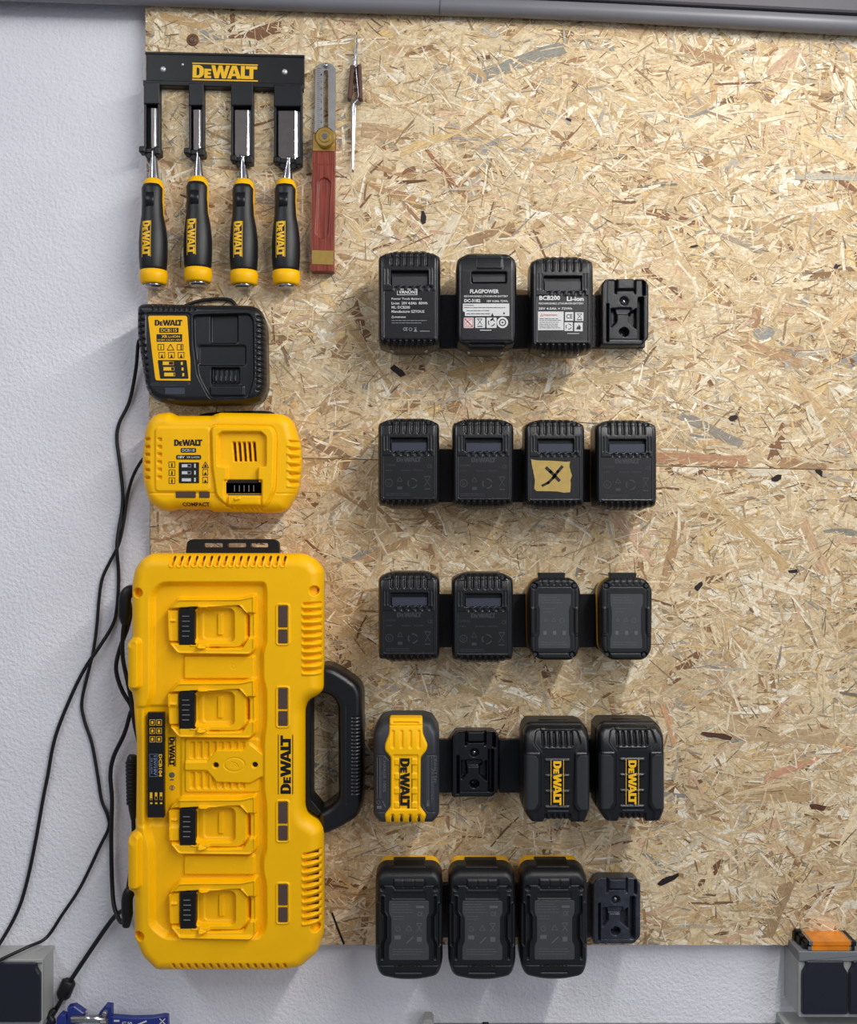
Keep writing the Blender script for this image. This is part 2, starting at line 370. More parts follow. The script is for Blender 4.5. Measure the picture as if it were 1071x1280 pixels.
class Ink:
    def __init__(s, T, d): s.T = T; s.d = d; s.V = []; s.F = []
    def _add(s, pts, faces):
        b = len(s.V); o, cx, cy, k = s.T
        for x, y in pts:
            d = s.d(x, y) if callable(s.d) else s.d
            s.V.append(((x-cx)*k/1000, -d/1000, (cy-y)*k/1000))
        s.F += [tuple(b+i for i in f) for f in faces]
    def shape(s, VF, cx, cy, w_, h, rot=0):
        V, F = VF; c, n = cos(radians(rot)), sin(radians(rot)); pts = []
        if callable(s.d): V, F = finer(V, F)
        for u, v in V:
            x = (u-.5)*w_; y = -(v-.5)*h; pts.append((cx+x*c-y*n, cy+x*n+y*c))
        s._add(pts, F); return s
    def text(s, t, cx, cy, w_, h, rot=0, bold=.012): return s.shape(glyphs(t, bold), cx, cy, w_, h, rot)
    def logo(s, cx, cy, w_, h, rot=0): return s.shape(LOGO, cx, cy, w_, h, rot)
    def poly(s, pts): s._add(pts, [tuple(range(len(pts)))]); return s
    def rect(s, x0, y0, x1, y1): return s.poly([(x0, y0), (x1, y0), (x1, y1), (x0, y1)])
    def rrect(s, x0, y0, x1, y1, r): return s.poly(rounded([(x0, y0), (x1, y0), (x1, y1), (x0, y1)], r, 3))
    def bar(s, x1, y1, x2, y2, w_):
        dx, dy = x2-x1, y2-y1; L = math.hypot(dx, dy); nx, ny = -dy/L*w_/2, dx/L*w_/2
        return s.poly([(x1+nx, y1+ny), (x2+nx, y2+ny), (x2-nx, y2-ny), (x1-nx, y1-ny)])
    def frame(s, x0, y0, x1, y1, t=.5):
        s.rect(x0, y0, x1, y0+t); s.rect(x0, y1-t, x1, y1); s.rect(x0, y0+t, x0+t, y1-t); return s.rect(x1-t, y0+t, x1, y1-t)
    def ring(s, cx, cy, r, t, n=16, a0=0, a1=2*pi):
        p = []
        for i in range(n+1):
            a = a0+(a1-a0)*i/n; p += [(cx+r*cos(a), cy+r*sin(a)), (cx+(r-t)*cos(a), cy+(r-t)*sin(a))]
        s._add(p, [(2*i, 2*i+2, 2*i+3, 2*i+1) for i in range(n)]); return s
    def tri(s, cx, cy, r, t=.6):
        q = [(cx, cy-r), (cx+r, cy+r*.8), (cx-r, cy+r*.8)]
        for i in range(3): s.bar(*q[i], *q[(i+1) % 3], t)
        return s
    def lines(s, x0, x1, y0, n, pitch, t=.6, var=.25, seed=1):
        rr = random.Random(seed)
        for i in range(n):
            xe = x1-(x1-x0)*var*rr.random(); x = x0
            while x < xe:
                q = min(rr.uniform(1.5, 6), xe-x); s.rect(x, y0+i*pitch, x+q, y0+i*pitch+t); x += q+.7
        return s
    def build(s, name, mat, parent=None):
        me = bpy.data.meshes.new(name); me.from_pydata(s.V, [], s.F); me.update()
        # face outwards
        if len(me.polygons):
            import bmesh
            bm = bmesh.new(); bm.from_mesh(me)
            for f in bm.faces:
                if f.normal.y > 0: f.normal_flip()
            bm.to_mesh(me); bm.free()
        return link(name, me, mat, parent if parent is not None else s.T[0])
def tree(o):
    return [c for c in o.children_recursive] if False else list(KIDS.get(o.name, []))
def copy_thing(T, label, cx, cy, d, group=None):
    src = T[0]; n = src.copy(); COL.objects.link(n); x, z = P3(cx, cy, d); n.location = (x/1000, 0, z/1000); n['label'] = label
    if group: n['group'] = group
    mp = {src: n}
    for c in [c for c in src.children]:
        k = c.copy(); COL.objects.link(k); k.parent = n; mp[c] = k
        for g in [g for g in c.children]:
            kk = g.copy(); COL.objects.link(kk); kk.parent = k
    return (n, cx, cy, K(d))

# ------------------------------------------------------------------ the setting: wall
def structure(name, V, F, mat):
    o = link(name, mesh_from(name, [tuple(c/1000 for c in v) for v in V], F), mat); o['kind'] = 'structure'; return o
WALL_D = -18.0
structure('wall_back', [(-1600, 18, -1500), (1900, 18, -1500), (1900, 18, 1300), (-1600, 18, 1300), (-1600, 60, -1500), (1900, 60, -1500), (1900, 60, 1300), (-1600, 60, 1300)],
          [(0, 1, 2, 3), (7, 6, 5, 4), (4, 5, 1, 0), (3, 2, 6, 7), (0, 3, 7, 4), (1, 5, 6, 2)], M['wall'])

# ------------------------------------------------------------------ oriented strand boards
RX = 1330
def seam_y(x): return 568.5+(x-187)*.0222
def upper_left(y): return 181+(y+40)*.0095
BCOLS = [((224, 200, 160), 30), ((232, 211, 173), 24), ((213, 186, 143), 22), ((241, 226, 196), 15), ((198, 166, 122), 10), ((215, 178, 146), 5),
         ((190, 178, 158), 4), ((170, 134, 96), 4), ((226, 194, 136), 5), ((247, 237, 215), 7), ((136, 98, 70), 2), ((158, 155, 146), 1)]
cs = [c for c, n in BCOLS for _ in range(n)]
def strand_geo(x, y, L, wd, a, d, tilt=True, neat=False):
    """returns outline pts (px,py,d) and uv"""
    n = 4 if wd > 5 else 2; top = []; bot = []
    for i in range(n+1):
        t = i/n-.5; j1 = rng.normal(0, .09 if not neat else .03)*wd; j2 = rng.normal(0, .09 if not neat else .03)*wd
        taper = 1.0 if neat else (1-.5*abs(2*t)**5*rng.random())
        sk = 0 if 0 < i < n else rng.normal(0, .35)*wd
        top.append((t*L+sk*.6, wd/2*taper+j1)); bot.append((t*L-sk*.6, -wd/2*taper+j2))
    bend = rng.normal(0, .02)*L if L > 20 and not neat else 0
    q = top+bot[::-1]; c, s_ = cos(a), sin(a); tu, tv = (rng.normal(0, .010), rng.normal(0, .035)) if tilt else (0, 0)
    pts = []; uv = []; u0 = rng.random()*4000; v0 = rng.random()*4000
    for u, v in q:
        v2 = v+bend*(1-(2*u/L)**2); px = x+u*c-v2*s_; py = y+u*s_+v2*c
        dd = d+np.clip(u*tu*.5+v*tv, -.25, .25); pts.append([px, py, dd]); uv.append((u+u0, v+v0))
    return pts, uv
def clampboard(pts, upper):
    for p in pts:
        p[0] = min(max(p[0], (upper_left(p[1]) if p[1] < 1181 else 188)+.2), RX-1)
        if upper: p[1] = max(-45.0, min(p[1], seam_y(p[0])-.5))
        else: p[1] = min(1181.0, max(p[1], seam_y(p[0])+.5))
def strand_mesh(name, items):
    V = []; F = []; UV = []; C = []
    for pts, uv, col in items:
        b = len(V); n = len(pts); V += [((p[0]-535.5)/1000, -p[2]/1000, (640-p[1])/1000) for p in pts]
        h = n//2
        for i in range(h-1): F.append((b+i, b+i+1, b+n-2-i, b+n-1-i))
        for i in range(h-1):
            UV += [uv[i], uv[i+1], uv[n-2-i], uv[n-1-i]]
        C += [(*col, 1)]*n
    me = bpy.data.meshes.new(name); me.from_pydata(V, [], F)
    l = me.uv_layers.new(name='grain'); l.data.foreach_set('uv', np.array(UV, np.float32).ravel())
    at = me.color_attributes.new('strand_colour', 'FLOAT_COLOR', 'POINT'); at.data.foreach_set('color', np.array(C, np.float32).ravel())
    me.update(); me.materials.append(M['strand']); return me
def strand_col(base=None):
    c = np.array(lin(base if base else cs[rng.integers(len(cs))])); return c*(1+rng.normal(0, .07))
NOTED = [  # x1,y1,x2,y2,width,colour: the strands one notices first
    (590, 98, 704, 60, 16, (146, 146, 142)), (586, 304, 644, 285, 16, (156, 122, 88)), (533, 187, 588, 254, 5, (150, 92, 66)), (452, 162, 536, 178, 18, (176, 146, 112)),
    (816, 572, 934, 577, 14, (176, 128, 96)), (850, 518, 926, 556, 12, (142, 138, 132)), (988, 478, 1036, 528, 15, (204, 172, 126)), (888, 630, 982, 713, 17, (206, 174, 124)),
    (850, 652, 828, 738, 12, (200, 160, 116)), (935, 590, 988, 589, 12, (240, 228, 206)), (933, 916, 1046, 922, 19, (180, 154, 118)), (902, 993, 1012, 989, 24, (178, 148, 108)),
    (956, 972, 1062, 932, 9, (206, 146, 118)), (1012, 1008, 1031, 1010, 7, (92, 56, 40)), (876, 916, 914, 923, 6, (86, 56, 44)), (823, 1106, 848, 1093, 6, (40, 32, 30)),
    (984, 1102, 956, 1172, 18, (158, 130, 96)), (966, 96, 1004, 62, 22, (206, 170, 140)), (886, 178, 950, 128, 9, (232, 212, 172)), (994, 220, 1075, 222, 9, (188, 184, 174)),
    (996, 266, 1052, 256, 10, (236, 226, 208)), (896, 290, 952, 314, 9, (164, 148, 132)), (490, 458, 504, 470, 8, (48, 38, 36)), (528, 264, 530, 280, 6, (40, 32, 32)),
    (1019, 583, 1027, 594, 7, (38, 28, 26)), (964, 600, 976, 596, 7, (40, 30, 28)), (911, 525, 921, 520, 6, (46, 36, 34)), (869, 737, 877, 728, 6, (52, 42, 38)),
    (985, 714, 996, 714, 4, (44, 36, 34)), (707, 149, 714, 151, 4, (44, 40, 48)), (1042, 333, 1048, 334, 6, (56, 40, 48)), (862, 309, 872, 307, 3, (60, 44, 40)),
    (810, 590, 872, 612, 11, (228, 208, 166)), (700, 190, 745, 205, 10, (222, 192, 146)), (665, 202, 720, 190, 12, (196, 158, 108)), (500, 190, 575, 160, 13, (214, 182, 128)),
    (455, 700, 520, 672, 10, (190, 152, 108)), (570, 860, 640, 880, 9, (200, 176, 130)), (385, 548, 430, 572, 13, (140, 112, 86)), (420, 610, 470, 640, 10, (178, 142, 98)),
    (330, 1180, 445, 1164, 10, (206, 172, 128)), (415, 1140, 430, 1180, 3, (44, 34, 32)), (540, 880, 610, 862, 9, (216, 190, 150)), (860, 720, 935, 705, 11, (204, 170, 132)),
    (1000, 650, 1030, 720, 17, (206, 170, 134)), (1029, 664, 1075, 668, 7, (142, 142, 134)), (700, 480, 790, 470, 12, (220, 196, 150)), (560, 470, 640, 452, 12, (204, 166, 112)),
    (830, 880, 846, 936, 10, (206, 156, 116)), (640, 1050, 720, 1062, 10, (210, 180, 138)), (1020, 420, 1075, 380, 12, (214, 180, 134)), (930, 430, 1000, 455, 12, (192, 150, 110)),
    (850, 60, 905, 78, 12, (176, 136, 100)), (430, 400, 470, 450, 9, (200, 164, 114)), (355, 400, 395, 380, 7, (214, 186, 140)), (200, 20, 260, 34, 9, (196, 160, 110)),
    (740, 870, 830, 850, 10, (216, 190, 148)), (460, 230, 520, 250, 8, (190, 140, 96)), (745, 300, 790, 330, 9, (228, 204, 156)), (1000, 165, 1075, 200, 17, (222, 196, 148)),
]
for bi, upper in enumerate((True, False)):
    if upper: out = [(upper_left(-45), -45), (RX, -45), (RX, seam_y(RX)), (upper_left(seam_y(187)), seam_y(187))]
    else: out = [(upper_left(seam_y(187)), seam_y(187)+.1), (RX, seam_y(RX)+.1), (RX, 1181), (188, 1181)]
    cxm = sum(p[0] for p in out)/4; cym = sum(p[1] for p in out)/4
    T = thing('osb_panel', ('upper' if upper else 'lower') + ' oriented strand board panel screwed to the white wall, ' + ('reaching up to the grey rail' if upper else 'ending above the sockets'), 'board', cxm, cym, 0, 'strand board panels')
    Solid(T).prism(out, WALL_D+.1, 0, .3).build('panel_core', M['board'])
    off = T[0].location
    small = []; bigs = []
    A = (RX-185)*((570+45) if upper else 610)
    def spot():
        while True:
            x = rng.uniform(184, RX-3); y = rng.uniform(-44, 595) if upper else rng.uniform(568, 1180)
            if (upper and y < seam_y(x)-1) or (not upper and y > seam_y(x)+1): return x, y
    def ang():
        return rng.uniform(0, pi) if rng.random() < .6 else rng.normal(0, .45)
    def ok_big(x, y, L, wd): return True
    # layer 1: broad strands covering everything, deepest
    for layer, cnt, Lr, Wr, D0, D1 in ((0, 900, (45, 110), (14, 28), .10, .30), (1, 3000, (26, 85), (5, 15), .30, .75), (2, 7000, (10, 48), (1.0, 4.2), .55, 1.05), (3, 9000, (5, 26), (.45, 1.6), .7, 1.2)):
        cnt = int(cnt*A/650000)
        for i in range(cnt):
            x, y = spot(); L = rng.uniform(*Lr)*(.7+.5*rng.random()); wd = rng.uniform(*Wr)
            pts, uv = strand_geo(x, y, L, wd, ang(), D0+(D1-D0)*rng.random()); clampboard(pts, upper)
            col = strand_col()
            if layer == 3 and rng.random() < .13: col = col*.4
            if layer == 2 and rng.random() < .05: col = col*.55
            small.append((pts, uv, col))
    for i in range(110):
        x, y = spot(); L = rng.uniform(50, 100); wd = rng.uniform(10, 22)
        pts, uv = strand_geo(x, y, L, wd, ang(), .6+.25*rng.random()); clampboard(pts, upper); bigs.append((pts, uv, strand_col(cs[rng.integers(82)])))
    for (x1, y1, x2, y2, wd, c) in NOTED:
        xm, ym = (x1+x2)/2, (y1+y2)/2
        if (ym < seam_y(xm)) != upper: continue
        pts, uv = strand_geo(xm, ym, math.hypot(x2-x1, y2-y1), wd, math.atan2(y2-y1, x2-x1), 1.25 if max(c) < 100 else .92, neat=wd > 8); clampboard(pts, upper)
        if max(c) >= 100: c = tuple(v*.8+u*.2 for v, u in zip(c, (220, 195, 152)))
        bigs.append((pts, uv, strand_col(c)))
    so = link('fine_strands', strand_mesh('fine_strands', small), None, T[0]); so['kind'] = 'stuff'
    so.location = (-off.x, 0, -off.z)
    for b in bigs:
        o = link('wood_strand', strand_mesh('wood_strand', [b]), None, T[0]); o.location = (-off.x, 0, -off.z)

# ------------------------------------------------------------------ chisel rack and chisels
T = thing('chisel_rack', 'black metal chisel rack with yellow lettering at the top left of the board', 'tool rack', 280, 85, 10)
s = Solid(T); s.prism([(181, 62.5), (379.5, 67), (379.5, 106), (181, 104)], 0.5, 5, .8); s.build('back_plate', M['rack'])
s = Solid(T); s.prism([(180, 62), (380, 66.5), (380, 70), (180, 65.5)], 3, 6, .8); s.build('top_flange', M['rack'])
s = Solid(T); s.prism([(179.5, 101), (379, 105.5), (379, 112), (179.5, 107.5)], 1, 13, 1.0); s.build('shelf_lip', M['rack'])
GU = [(181, 200.5, 132, 190.5, 198), (237, 255.5, 134, 246.5, 200), (289.5, 317, 134, 302, 209), (343, 378, 135, 360.2, 211)]
for gi, (x0, x1, yt, xc, yb) in enumerate(GU):
    y0 = 105+(x0-181)*.022
    s = Solid(T); s.box(x0, y0, x1, yt, 4, 15.5, 1.0)                       # closed cap over the cutting edge
    s.box(x0, yt-1, x0+2.6, yb-12, 4, 14, .6); s.box(x1-2.6, yt-1, x1, yb-12, 4, 14, .6)   # side rails
    s.box(x0+2, yt-2, x1-2, yb-10, 3, 5, .4)
    s.build('blade_guard', M['guard'])
    xa, xb = (x0-5.5, x1+2) if gi < 2 else (x0-.5, x1)
    s = Solid(T); s.box(xa, yb-13, xa+8, yb-5, 5, 18, 1.5, 2); s.box(xb-8, yb-12, xb, yb-2, 5, 19, 1.5, 2); s.box(xa+3, yb-11.5, xb-3, yb-5.5, 5, 14.5, 1, 1)
    s.prism([(xa+6, yb-7), (xb-5, yb-7), (xb-6, yb-1), (xb-10, yb+2), (xa+11, yb+2), (xa+7, yb-1)], 5, 13, 1)
    s.build('guard_clip', M['jet'])
for (x, y, r) in ((202.5, 84.4, 3.6), (355, 87.6, 3.6), (227, 78.3, 1.6)):
    s = Solid(T); s.dome(x, y, r, 5, 5+r*.7); s.build('screw', M['zinc'])
i = Ink(T, 5.2); i.poly([(239, 76), (321.5, 78.4), (321.5, 79.8), (239, 77.4)]).poly([(239, 96.3), (321.5, 98.3), (321.5, 99.9), (239, 97.9)]); i.logo(280, 87.8, 81, 16.2, 1.4); i.build('logo', M['yellow_ink'])

CH = [(191.0, 225, 7.5, 'narrowest', 132, 187), (247.0, 222.5, 13, 'second narrowest', 134, 190), (304.0, 225.6, 20.5, 'second widest', 134.5, 195), (358.0, 225.6, 27, 'widest', 135.5, 197)]
BX = [190.5, 246.5, 302.2, 360.2]
WHERE = ['narrow bladed wood chisel hanging at the left end of the black rack', 'wood chisel hanging second from the left end of the black rack',
         'wood chisel with wide faceted blade, third from the left in the black rack', 'widest bladed wood chisel hanging at the right end of the black rack']
for n_, (cx, yt, bw, nm, b0, b1) in enumerate(CH):
    f_ = .1 if n_ < 2 else .55
    T = thing('wood_chisel', WHERE[n_], 'chisel', cx, 290, 18, 'wood chisels in the rack')
    bx = BX[n_]; hx = [191.6, 247.3, 304.7, 357.4][n_]; hw = bw/2
    s = Solid(T); ch = 0 if n_ < 2 else min(5, hw*.4)
    s.prism([(bx-hw, b0), (bx+hw*f_, b0), (bx+hw*f_, b1-ch*.2), (bx-hw+ch, b1), (bx-hw, b1-ch)], 6, 11, .2); s.build('blade', M['blade'])
    s = Solid(T)   # ground side bevel
    b = len(s.V)
    bd = hw*(1-f_)*.52; pts = [(bx+hw*f_, b0, 11), (bx+hw, b0, 11-bd), (bx+hw, b1-ch, 11-bd), (bx+hw*f_, b1-ch*.2, 11)]
    for p in pts: s.V.append(s._v(*p))
    for p in pts: s.V.append(s._v(p[0], p[1], 6))
    s.F += [(b, b+1, b+2, b+3), (b+4, b+5, b+6, b+7), (b, b+1, b+5, b+4), (b+1, b+2, b+6, b+5), (b+2, b+3, b+7, b+6), (b+3, b, b+4, b+7)]; s.sm += [False]*6
    s.build('blade_bevel', M['lit_bevel'])
    s = Solid(T); top = b1-2
    s.lathe([(top, min(hw*.6, 4.5)), (top+3, 3.2), (top+10, 3.9), (yt-10, 5.8), (yt+2, 7.6), (yt+5, 7.6)], bx, 13, 20, tilt=(hx-bx)/40); s.build('shank', M['steel'])
    # moulded handle: yellow core, black rubber grip over the left and front
    s = Solid(T); y0 = yt
    prof = [(y0-1.5, 8), (y0, 10), (y0+3, 12.5), (y0+12, 14.2), (y0+28, 13.8), (y0+45, 14), (y0+60, 16.3), (y0+78, 17.6), (y0+95, 17.5), (y0+112, 16.4)]
    s.lathe([(p[0], p[1]*.96, -.3 if p[0] < y0+62 else 0) for p in prof], hx, 16.8, 36, sq=.85); s.build('handle_core', M['yellow'])
    s = Solid(T)
    prof2 = [(y0+6, 7.5), (y0+7, 11.8), (y0+12, 13.6), (y0+28, 13.2), (y0+45, 13.7), (y0+60, 16.1), (y0+78, 17.7), (y0+97, 17.6), (y0+110, 16.6), (y0+115.5, 15.5), (y0+116, 12)]
    s.lathe([(p[0], p[1], -.7 if p[0] < y0+60 else (-.2 if p[0] < y0+70 else 0)) for p in prof2], hx, 18, 36, sq=.9)
    s.build('rubber_grip', M['black_rough'])
    s = Solid(T); s.tube([(hx-1.7, y0+19, 29.3), (hx-1.7, y0+36, 29.0)], 5.6, 16, .28, 1); s.build('thumb_pad', M['black'])
    s = Solid(T); s.lathe([(y0+113, 14.5), (y0+114, 16.8), (y0+121, 17.3), (y0+129, 16.2), (y0+131, 14)], hx+.4, 17.5, 32, sq=.93); s.build('end_ring', M['yellow'])
    s = Solid(T); s.lathe([(y0+130, 12.5), (y0+133.5, 12), (y0+135, 10)], hx+.4, 17.5, 28, sq=.93); s.build('strike_cap', M['steel'])
    gy = y0+76
    def gd(x, y, hx=hx, y0=y0):
        t = (y-y0); r = np.interp(t, [45, 60, 78, 97, 110], [13.9, 16.3, 17.9, 17.7, 16.7]); u = min(abs(x-hx)/r, .95); return 18+.9*r*math.sqrt(1-u*u)+.4
    i = Ink(T, gd); lx = hx-4.5
    i.logo(lx, gy+1, 44, 9.6, 90)
    for q in (-5.6, 5.6):
        for z in range(9): i.rect(lx+q-.35, gy-21+z*5, lx+q+.35, gy-16+z*5)
    i.build('logo', M['yellow_ink'])

# ------------------------------------------------------------------ sliding bevel, tweezers, board screw
T = thing('angle_gauge', 'angle gauge with slotted steel blade, brass knob and red wooden stock beside the chisel rack', 'bevel gauge', 405, 205, 12)
bl = lambda X, Y: np.maximum(spoly(X, Y, rounded([(394, 77), (419.5, 77.5), (418.5, 185), (392.5, 185)], 13)), -bb(X, Y, 404, 86, 410, 165, 3))
relief(T, 'blade', bl, lambda X, Y: 9+0*X, (391, 75, 422, 187), .9, 6.5, M['dull_steel'], smooth=False)
i = Ink(T, 9.15)
for q in range(34): i.bar(396, 84+q*2.6, 396+(3.2 if q % 5 else 5), 84+q*2.6, .35)
for q in range(9): i.text(str(q+1), 401.2, 92+q*8.5, 1.6, 2.4)
i.build('scale_marks', M['black_ink'])
wd = spoly
relief(T, 'stock', lambda X, Y: spoly(X, Y, [(391.5, 168), (419, 168.5), (417, 340), (389, 339.5)]),
       lambda X, Y: 18-2.6*sst(seg(X, Y, 406, 232, 403, 292, 7.5), 1.5)-1.0*sst(np.abs(bb(X, Y, 390, 192, 420, 208, 0))-.3, .8), (387, 166, 421, 342), .8, .8, M['rosewood'])
s = Solid(T); s.prism([(392, 170), (419, 170), (418.8, 191.5), (391.4, 191)], 17, 18.7, .3); s.build('brass_shoulder', M['brass'])
s = Solid(T); s.prism([(390.2, 314), (417.3, 315), (417, 333), (390, 332)], 10, 18.8, .4); s.build('brass_band', M['brass'])
s = Solid(T); s.disc(407.3, 176, 12.8, 18.5, 25, 1.6, 40); s.disc(407.3, 176, 7.5, 20, 26, .8, 30); s.build('clamp_knob', M['brass'])
s = Solid(T); s.disc(407.3, 175.8, 3.4, 25, 27, .4, 16); s.build('knob_screw', M['steel'])
T2 = thing('hook_screw', 'bright screw in the board holding up the slotted gauge blade', 'screw', 407.5, 84, 8)
s = Solid(T2); s.tube([(407.5, 84, .5), (407.5, 84, 11)], 1.6, 10, sub=1); s.dome(407.5, 83, 3.0, 10.5, 13); s.build('screw', M['steel'])

T = thing('soldering_tweezers', 'steel cross-locking tweezers with dark brown wooden grips hanging on the board', 'tweezers', 443, 125, 8)
for sgn in (-1, 1):
    s = Solid(T)
    s.tube([(445.6, 40, 7, .8), (445.2+sgn*.4, 60, 7, 1.3), (443.8+sgn*1.2, 80, 7, 1.7), (442.5+sgn*5.2, 112, 7, 1.5), (442.5+sgn*5.4, 122, 7, 1.5), (442.3-sgn*1, 131, 7, 1.6), (442-sgn*1.1, 150, 7, 1.8), (441.2-sgn*.7, 190, 7, 1.3), (440.8-sgn*.3, 215, 7, .9)], 1.5, 8, 1.0, 6)
    s.build('arm', M['steel'])
for sgn, top, bot in ((-1, (440.8, 83), (437, 126)), (1, (449.5, 82), (451.3, 126))):
    s = Solid(T); hw = 2.7
    s.prism([(top[0]-hw, top[1]), (top[0]+hw*.7, top[1]-1), (bot[0]+hw*.8, bot[1]), (bot[0]-hw, bot[1]-1)], 3.5, 12, 1.2); s.build('grip', M['brown_wood'])
T2 = thing('hook_screw', 'small bright screw in the board from which the steel tweezers hang', 'screw', 444, 83, 12)
s = Solid(T2); s.tube([(444.2, 83, .5), (444.2, 83, 13)], 1.1, 8, sub=1); s.dome(444.2, 83, 2.1, 12, 14); s.build('screw', M['steel'])
T = thing('wood_screw', 'brown round-headed screw in the board just above the chisel rack', 'screw', 241, 50, 1)
s = Solid(T); s.disc(241, 50, 7.6, .8, 2.2, .7, 28); s.dome(241, 50, 5.2, 2, 3.6); s.build('washer_head', M['rust'])
s = Solid(T); s.box(238.6, 49.4, 243.4, 50.6, 3, 3.9, .1); s.box(240.4, 47.6, 241.6, 52.4, 3, 3.9, .1); s.build('cross_recess', M['steel'])

# ------------------------------------------------------------------ black charger
T = thing('battery_charger', 'black battery charger with yellow label on the board under the chisels', 'charger', 253, 443, 52)
ol = [(173, 380), (188, 378.5), (254, 380.5), (318, 381), (329, 389), (332.5, 405), (333.5, 485), (325, 502.5), (302, 505.5), (227, 506.5), (198, 502), (184.5, 491), (180, 466), (172.5, 416)]
ol = rounded(ol, 9, 4)
ol = [(535.5+(x-535.5)*1.011, 640+(y-640)*1.006) for x, y in ol]
def sd1(X, Y): return spoly(X, Y, ol)
def h1(X, Y):
    sd = sd1(X, Y); h = edge(sd, 52, 10, 14)
    for q in range(14):                       # rim notches, left, top and right
        y = 392+q*8.0; h = h-2.6*sst(seg(X, Y, 173.5+max(0, q-3)*.85, y, 179+max(0, q-3)*.85, y, 1.3), 1.4)
        y = 396+q*7.0; h = h-3.0*sst(seg(X, Y, 321.5, y, 329.5, y+1, 1.3), 1.4)
    for q in range(9): h = h-2.6*sst(seg(X, Y, 190+q*6.6, 382, 191+q*6.6, 387, 1.2), 1.4)
    h = h-1.2*sst(bb(X, Y, 182, 391, 238, 480, 4), 2)
    bay = spoly(X, Y, rounded([(240, 393), (312, 391), (317, 400), (318, 470), (311, 498), (262, 500), (246, 470), (241, 430)], 6, 3))
    h = h-5.0*sst(bay, 5)
    h = h-4.0*sst(bb(X, Y, 262, 393, 296, 428, 3), 2)
    h = h-2.5*sst(bb(X, Y, 247, 431, 306, 456, 3), 2.5)
    h = h-6.0*sst(bb(X, Y, 263, 459, 298, 479, 1), 1.6)+2.0*sst(bb(X, Y, 262, 482, 304, 494, 2), 1.6)
    h = h+2.2*sst(np.abs(bay)-1.0, 1.8)
    for q in range(5): h = h+2.6*sst(bb(X, Y, 267+q*6, 461, 268.4+q*6, 476, 0), 1.2)
    return h
relief(T, 'housing', sd1, h1, (165, 370, 336, 511), .75, 1.5, M['black'], draft=3)
ym = [(184.5, 394.5), (233.5, 394.5), (236.5, 440), (241, 476), (194, 475.5), (189.5, 440)]
s = Solid(T); s.prism(rounded(ym, 3, 3), 49, 51.3, .3); lab = s.build('yellow_label', M['yellow'])
i = Ink(T, 51.55); i.logo(210.5, 403.3, 34.5, 7.2)
i.rect(199, 409.6, 223, 415.8); i.rect(195.5, 417.6, 227.5, 427)
for q in range(3):
    i.frame(197+q*12, 430, 205+q*12, 437.8, .7) if q != 1 else i.tri(213, 434.2, 4.2, .9)
    i.frame(198.2+q*12, 440, 206.2+q*12, 447.6, .7); i.poly([(200.5+q*12, 447), (204+q*12, 447), (202.2+q*12, 442)])
i.text('i', 201, 434, 1.2, 5); i.rect(225.5, 431, 227, 437); i.poly(rounded([(197, 450), (233, 450), (235.5, 473.3), (200, 473.3)], 1.2, 2)); i.build('label_print', M['black_ink'], lab)
i = Ink(T, 51.8); i.text('DCB115', 211, 412.7, 20, 4.1); i.text('XR', 205.5, 420.5, 7.5, 3.6, bold=.03); i.text('Li-ION', 217.5, 420.6, 14, 3); i.text('10,8V-14,4V-18V', 211.5, 425, 29, 2.2)
for q in range(3):
    y = 454+q*7; x = 203+q*.9; i.rect(x, y-1.8, x+8+q*2, y+1.8); i.frame(x, y-2.2, x+14, y+2.2, .4); i.rect(x+23, y-1.6, x+25.4, y+2.2)
i.build('label_lettering', M['yellow_ink'], lab)
s = Solid(T); s.box(205.5, 484, 231.5, 493.5, 47, 52.4, 1, 2); s.build('light_lens', M['window']); s = Solid(T); s.box(208, 494.6, 231, 500.5, 43, 50.5, 1.2, 2); s.build('lens_lip', M['charcoal'])
s = Solid(T)
for q in range(5): s.box(268.4+q*6, 469, 269.4+q*6, 475.5, 38, 47, .2)
s.build('contact_pins', M['steel'])

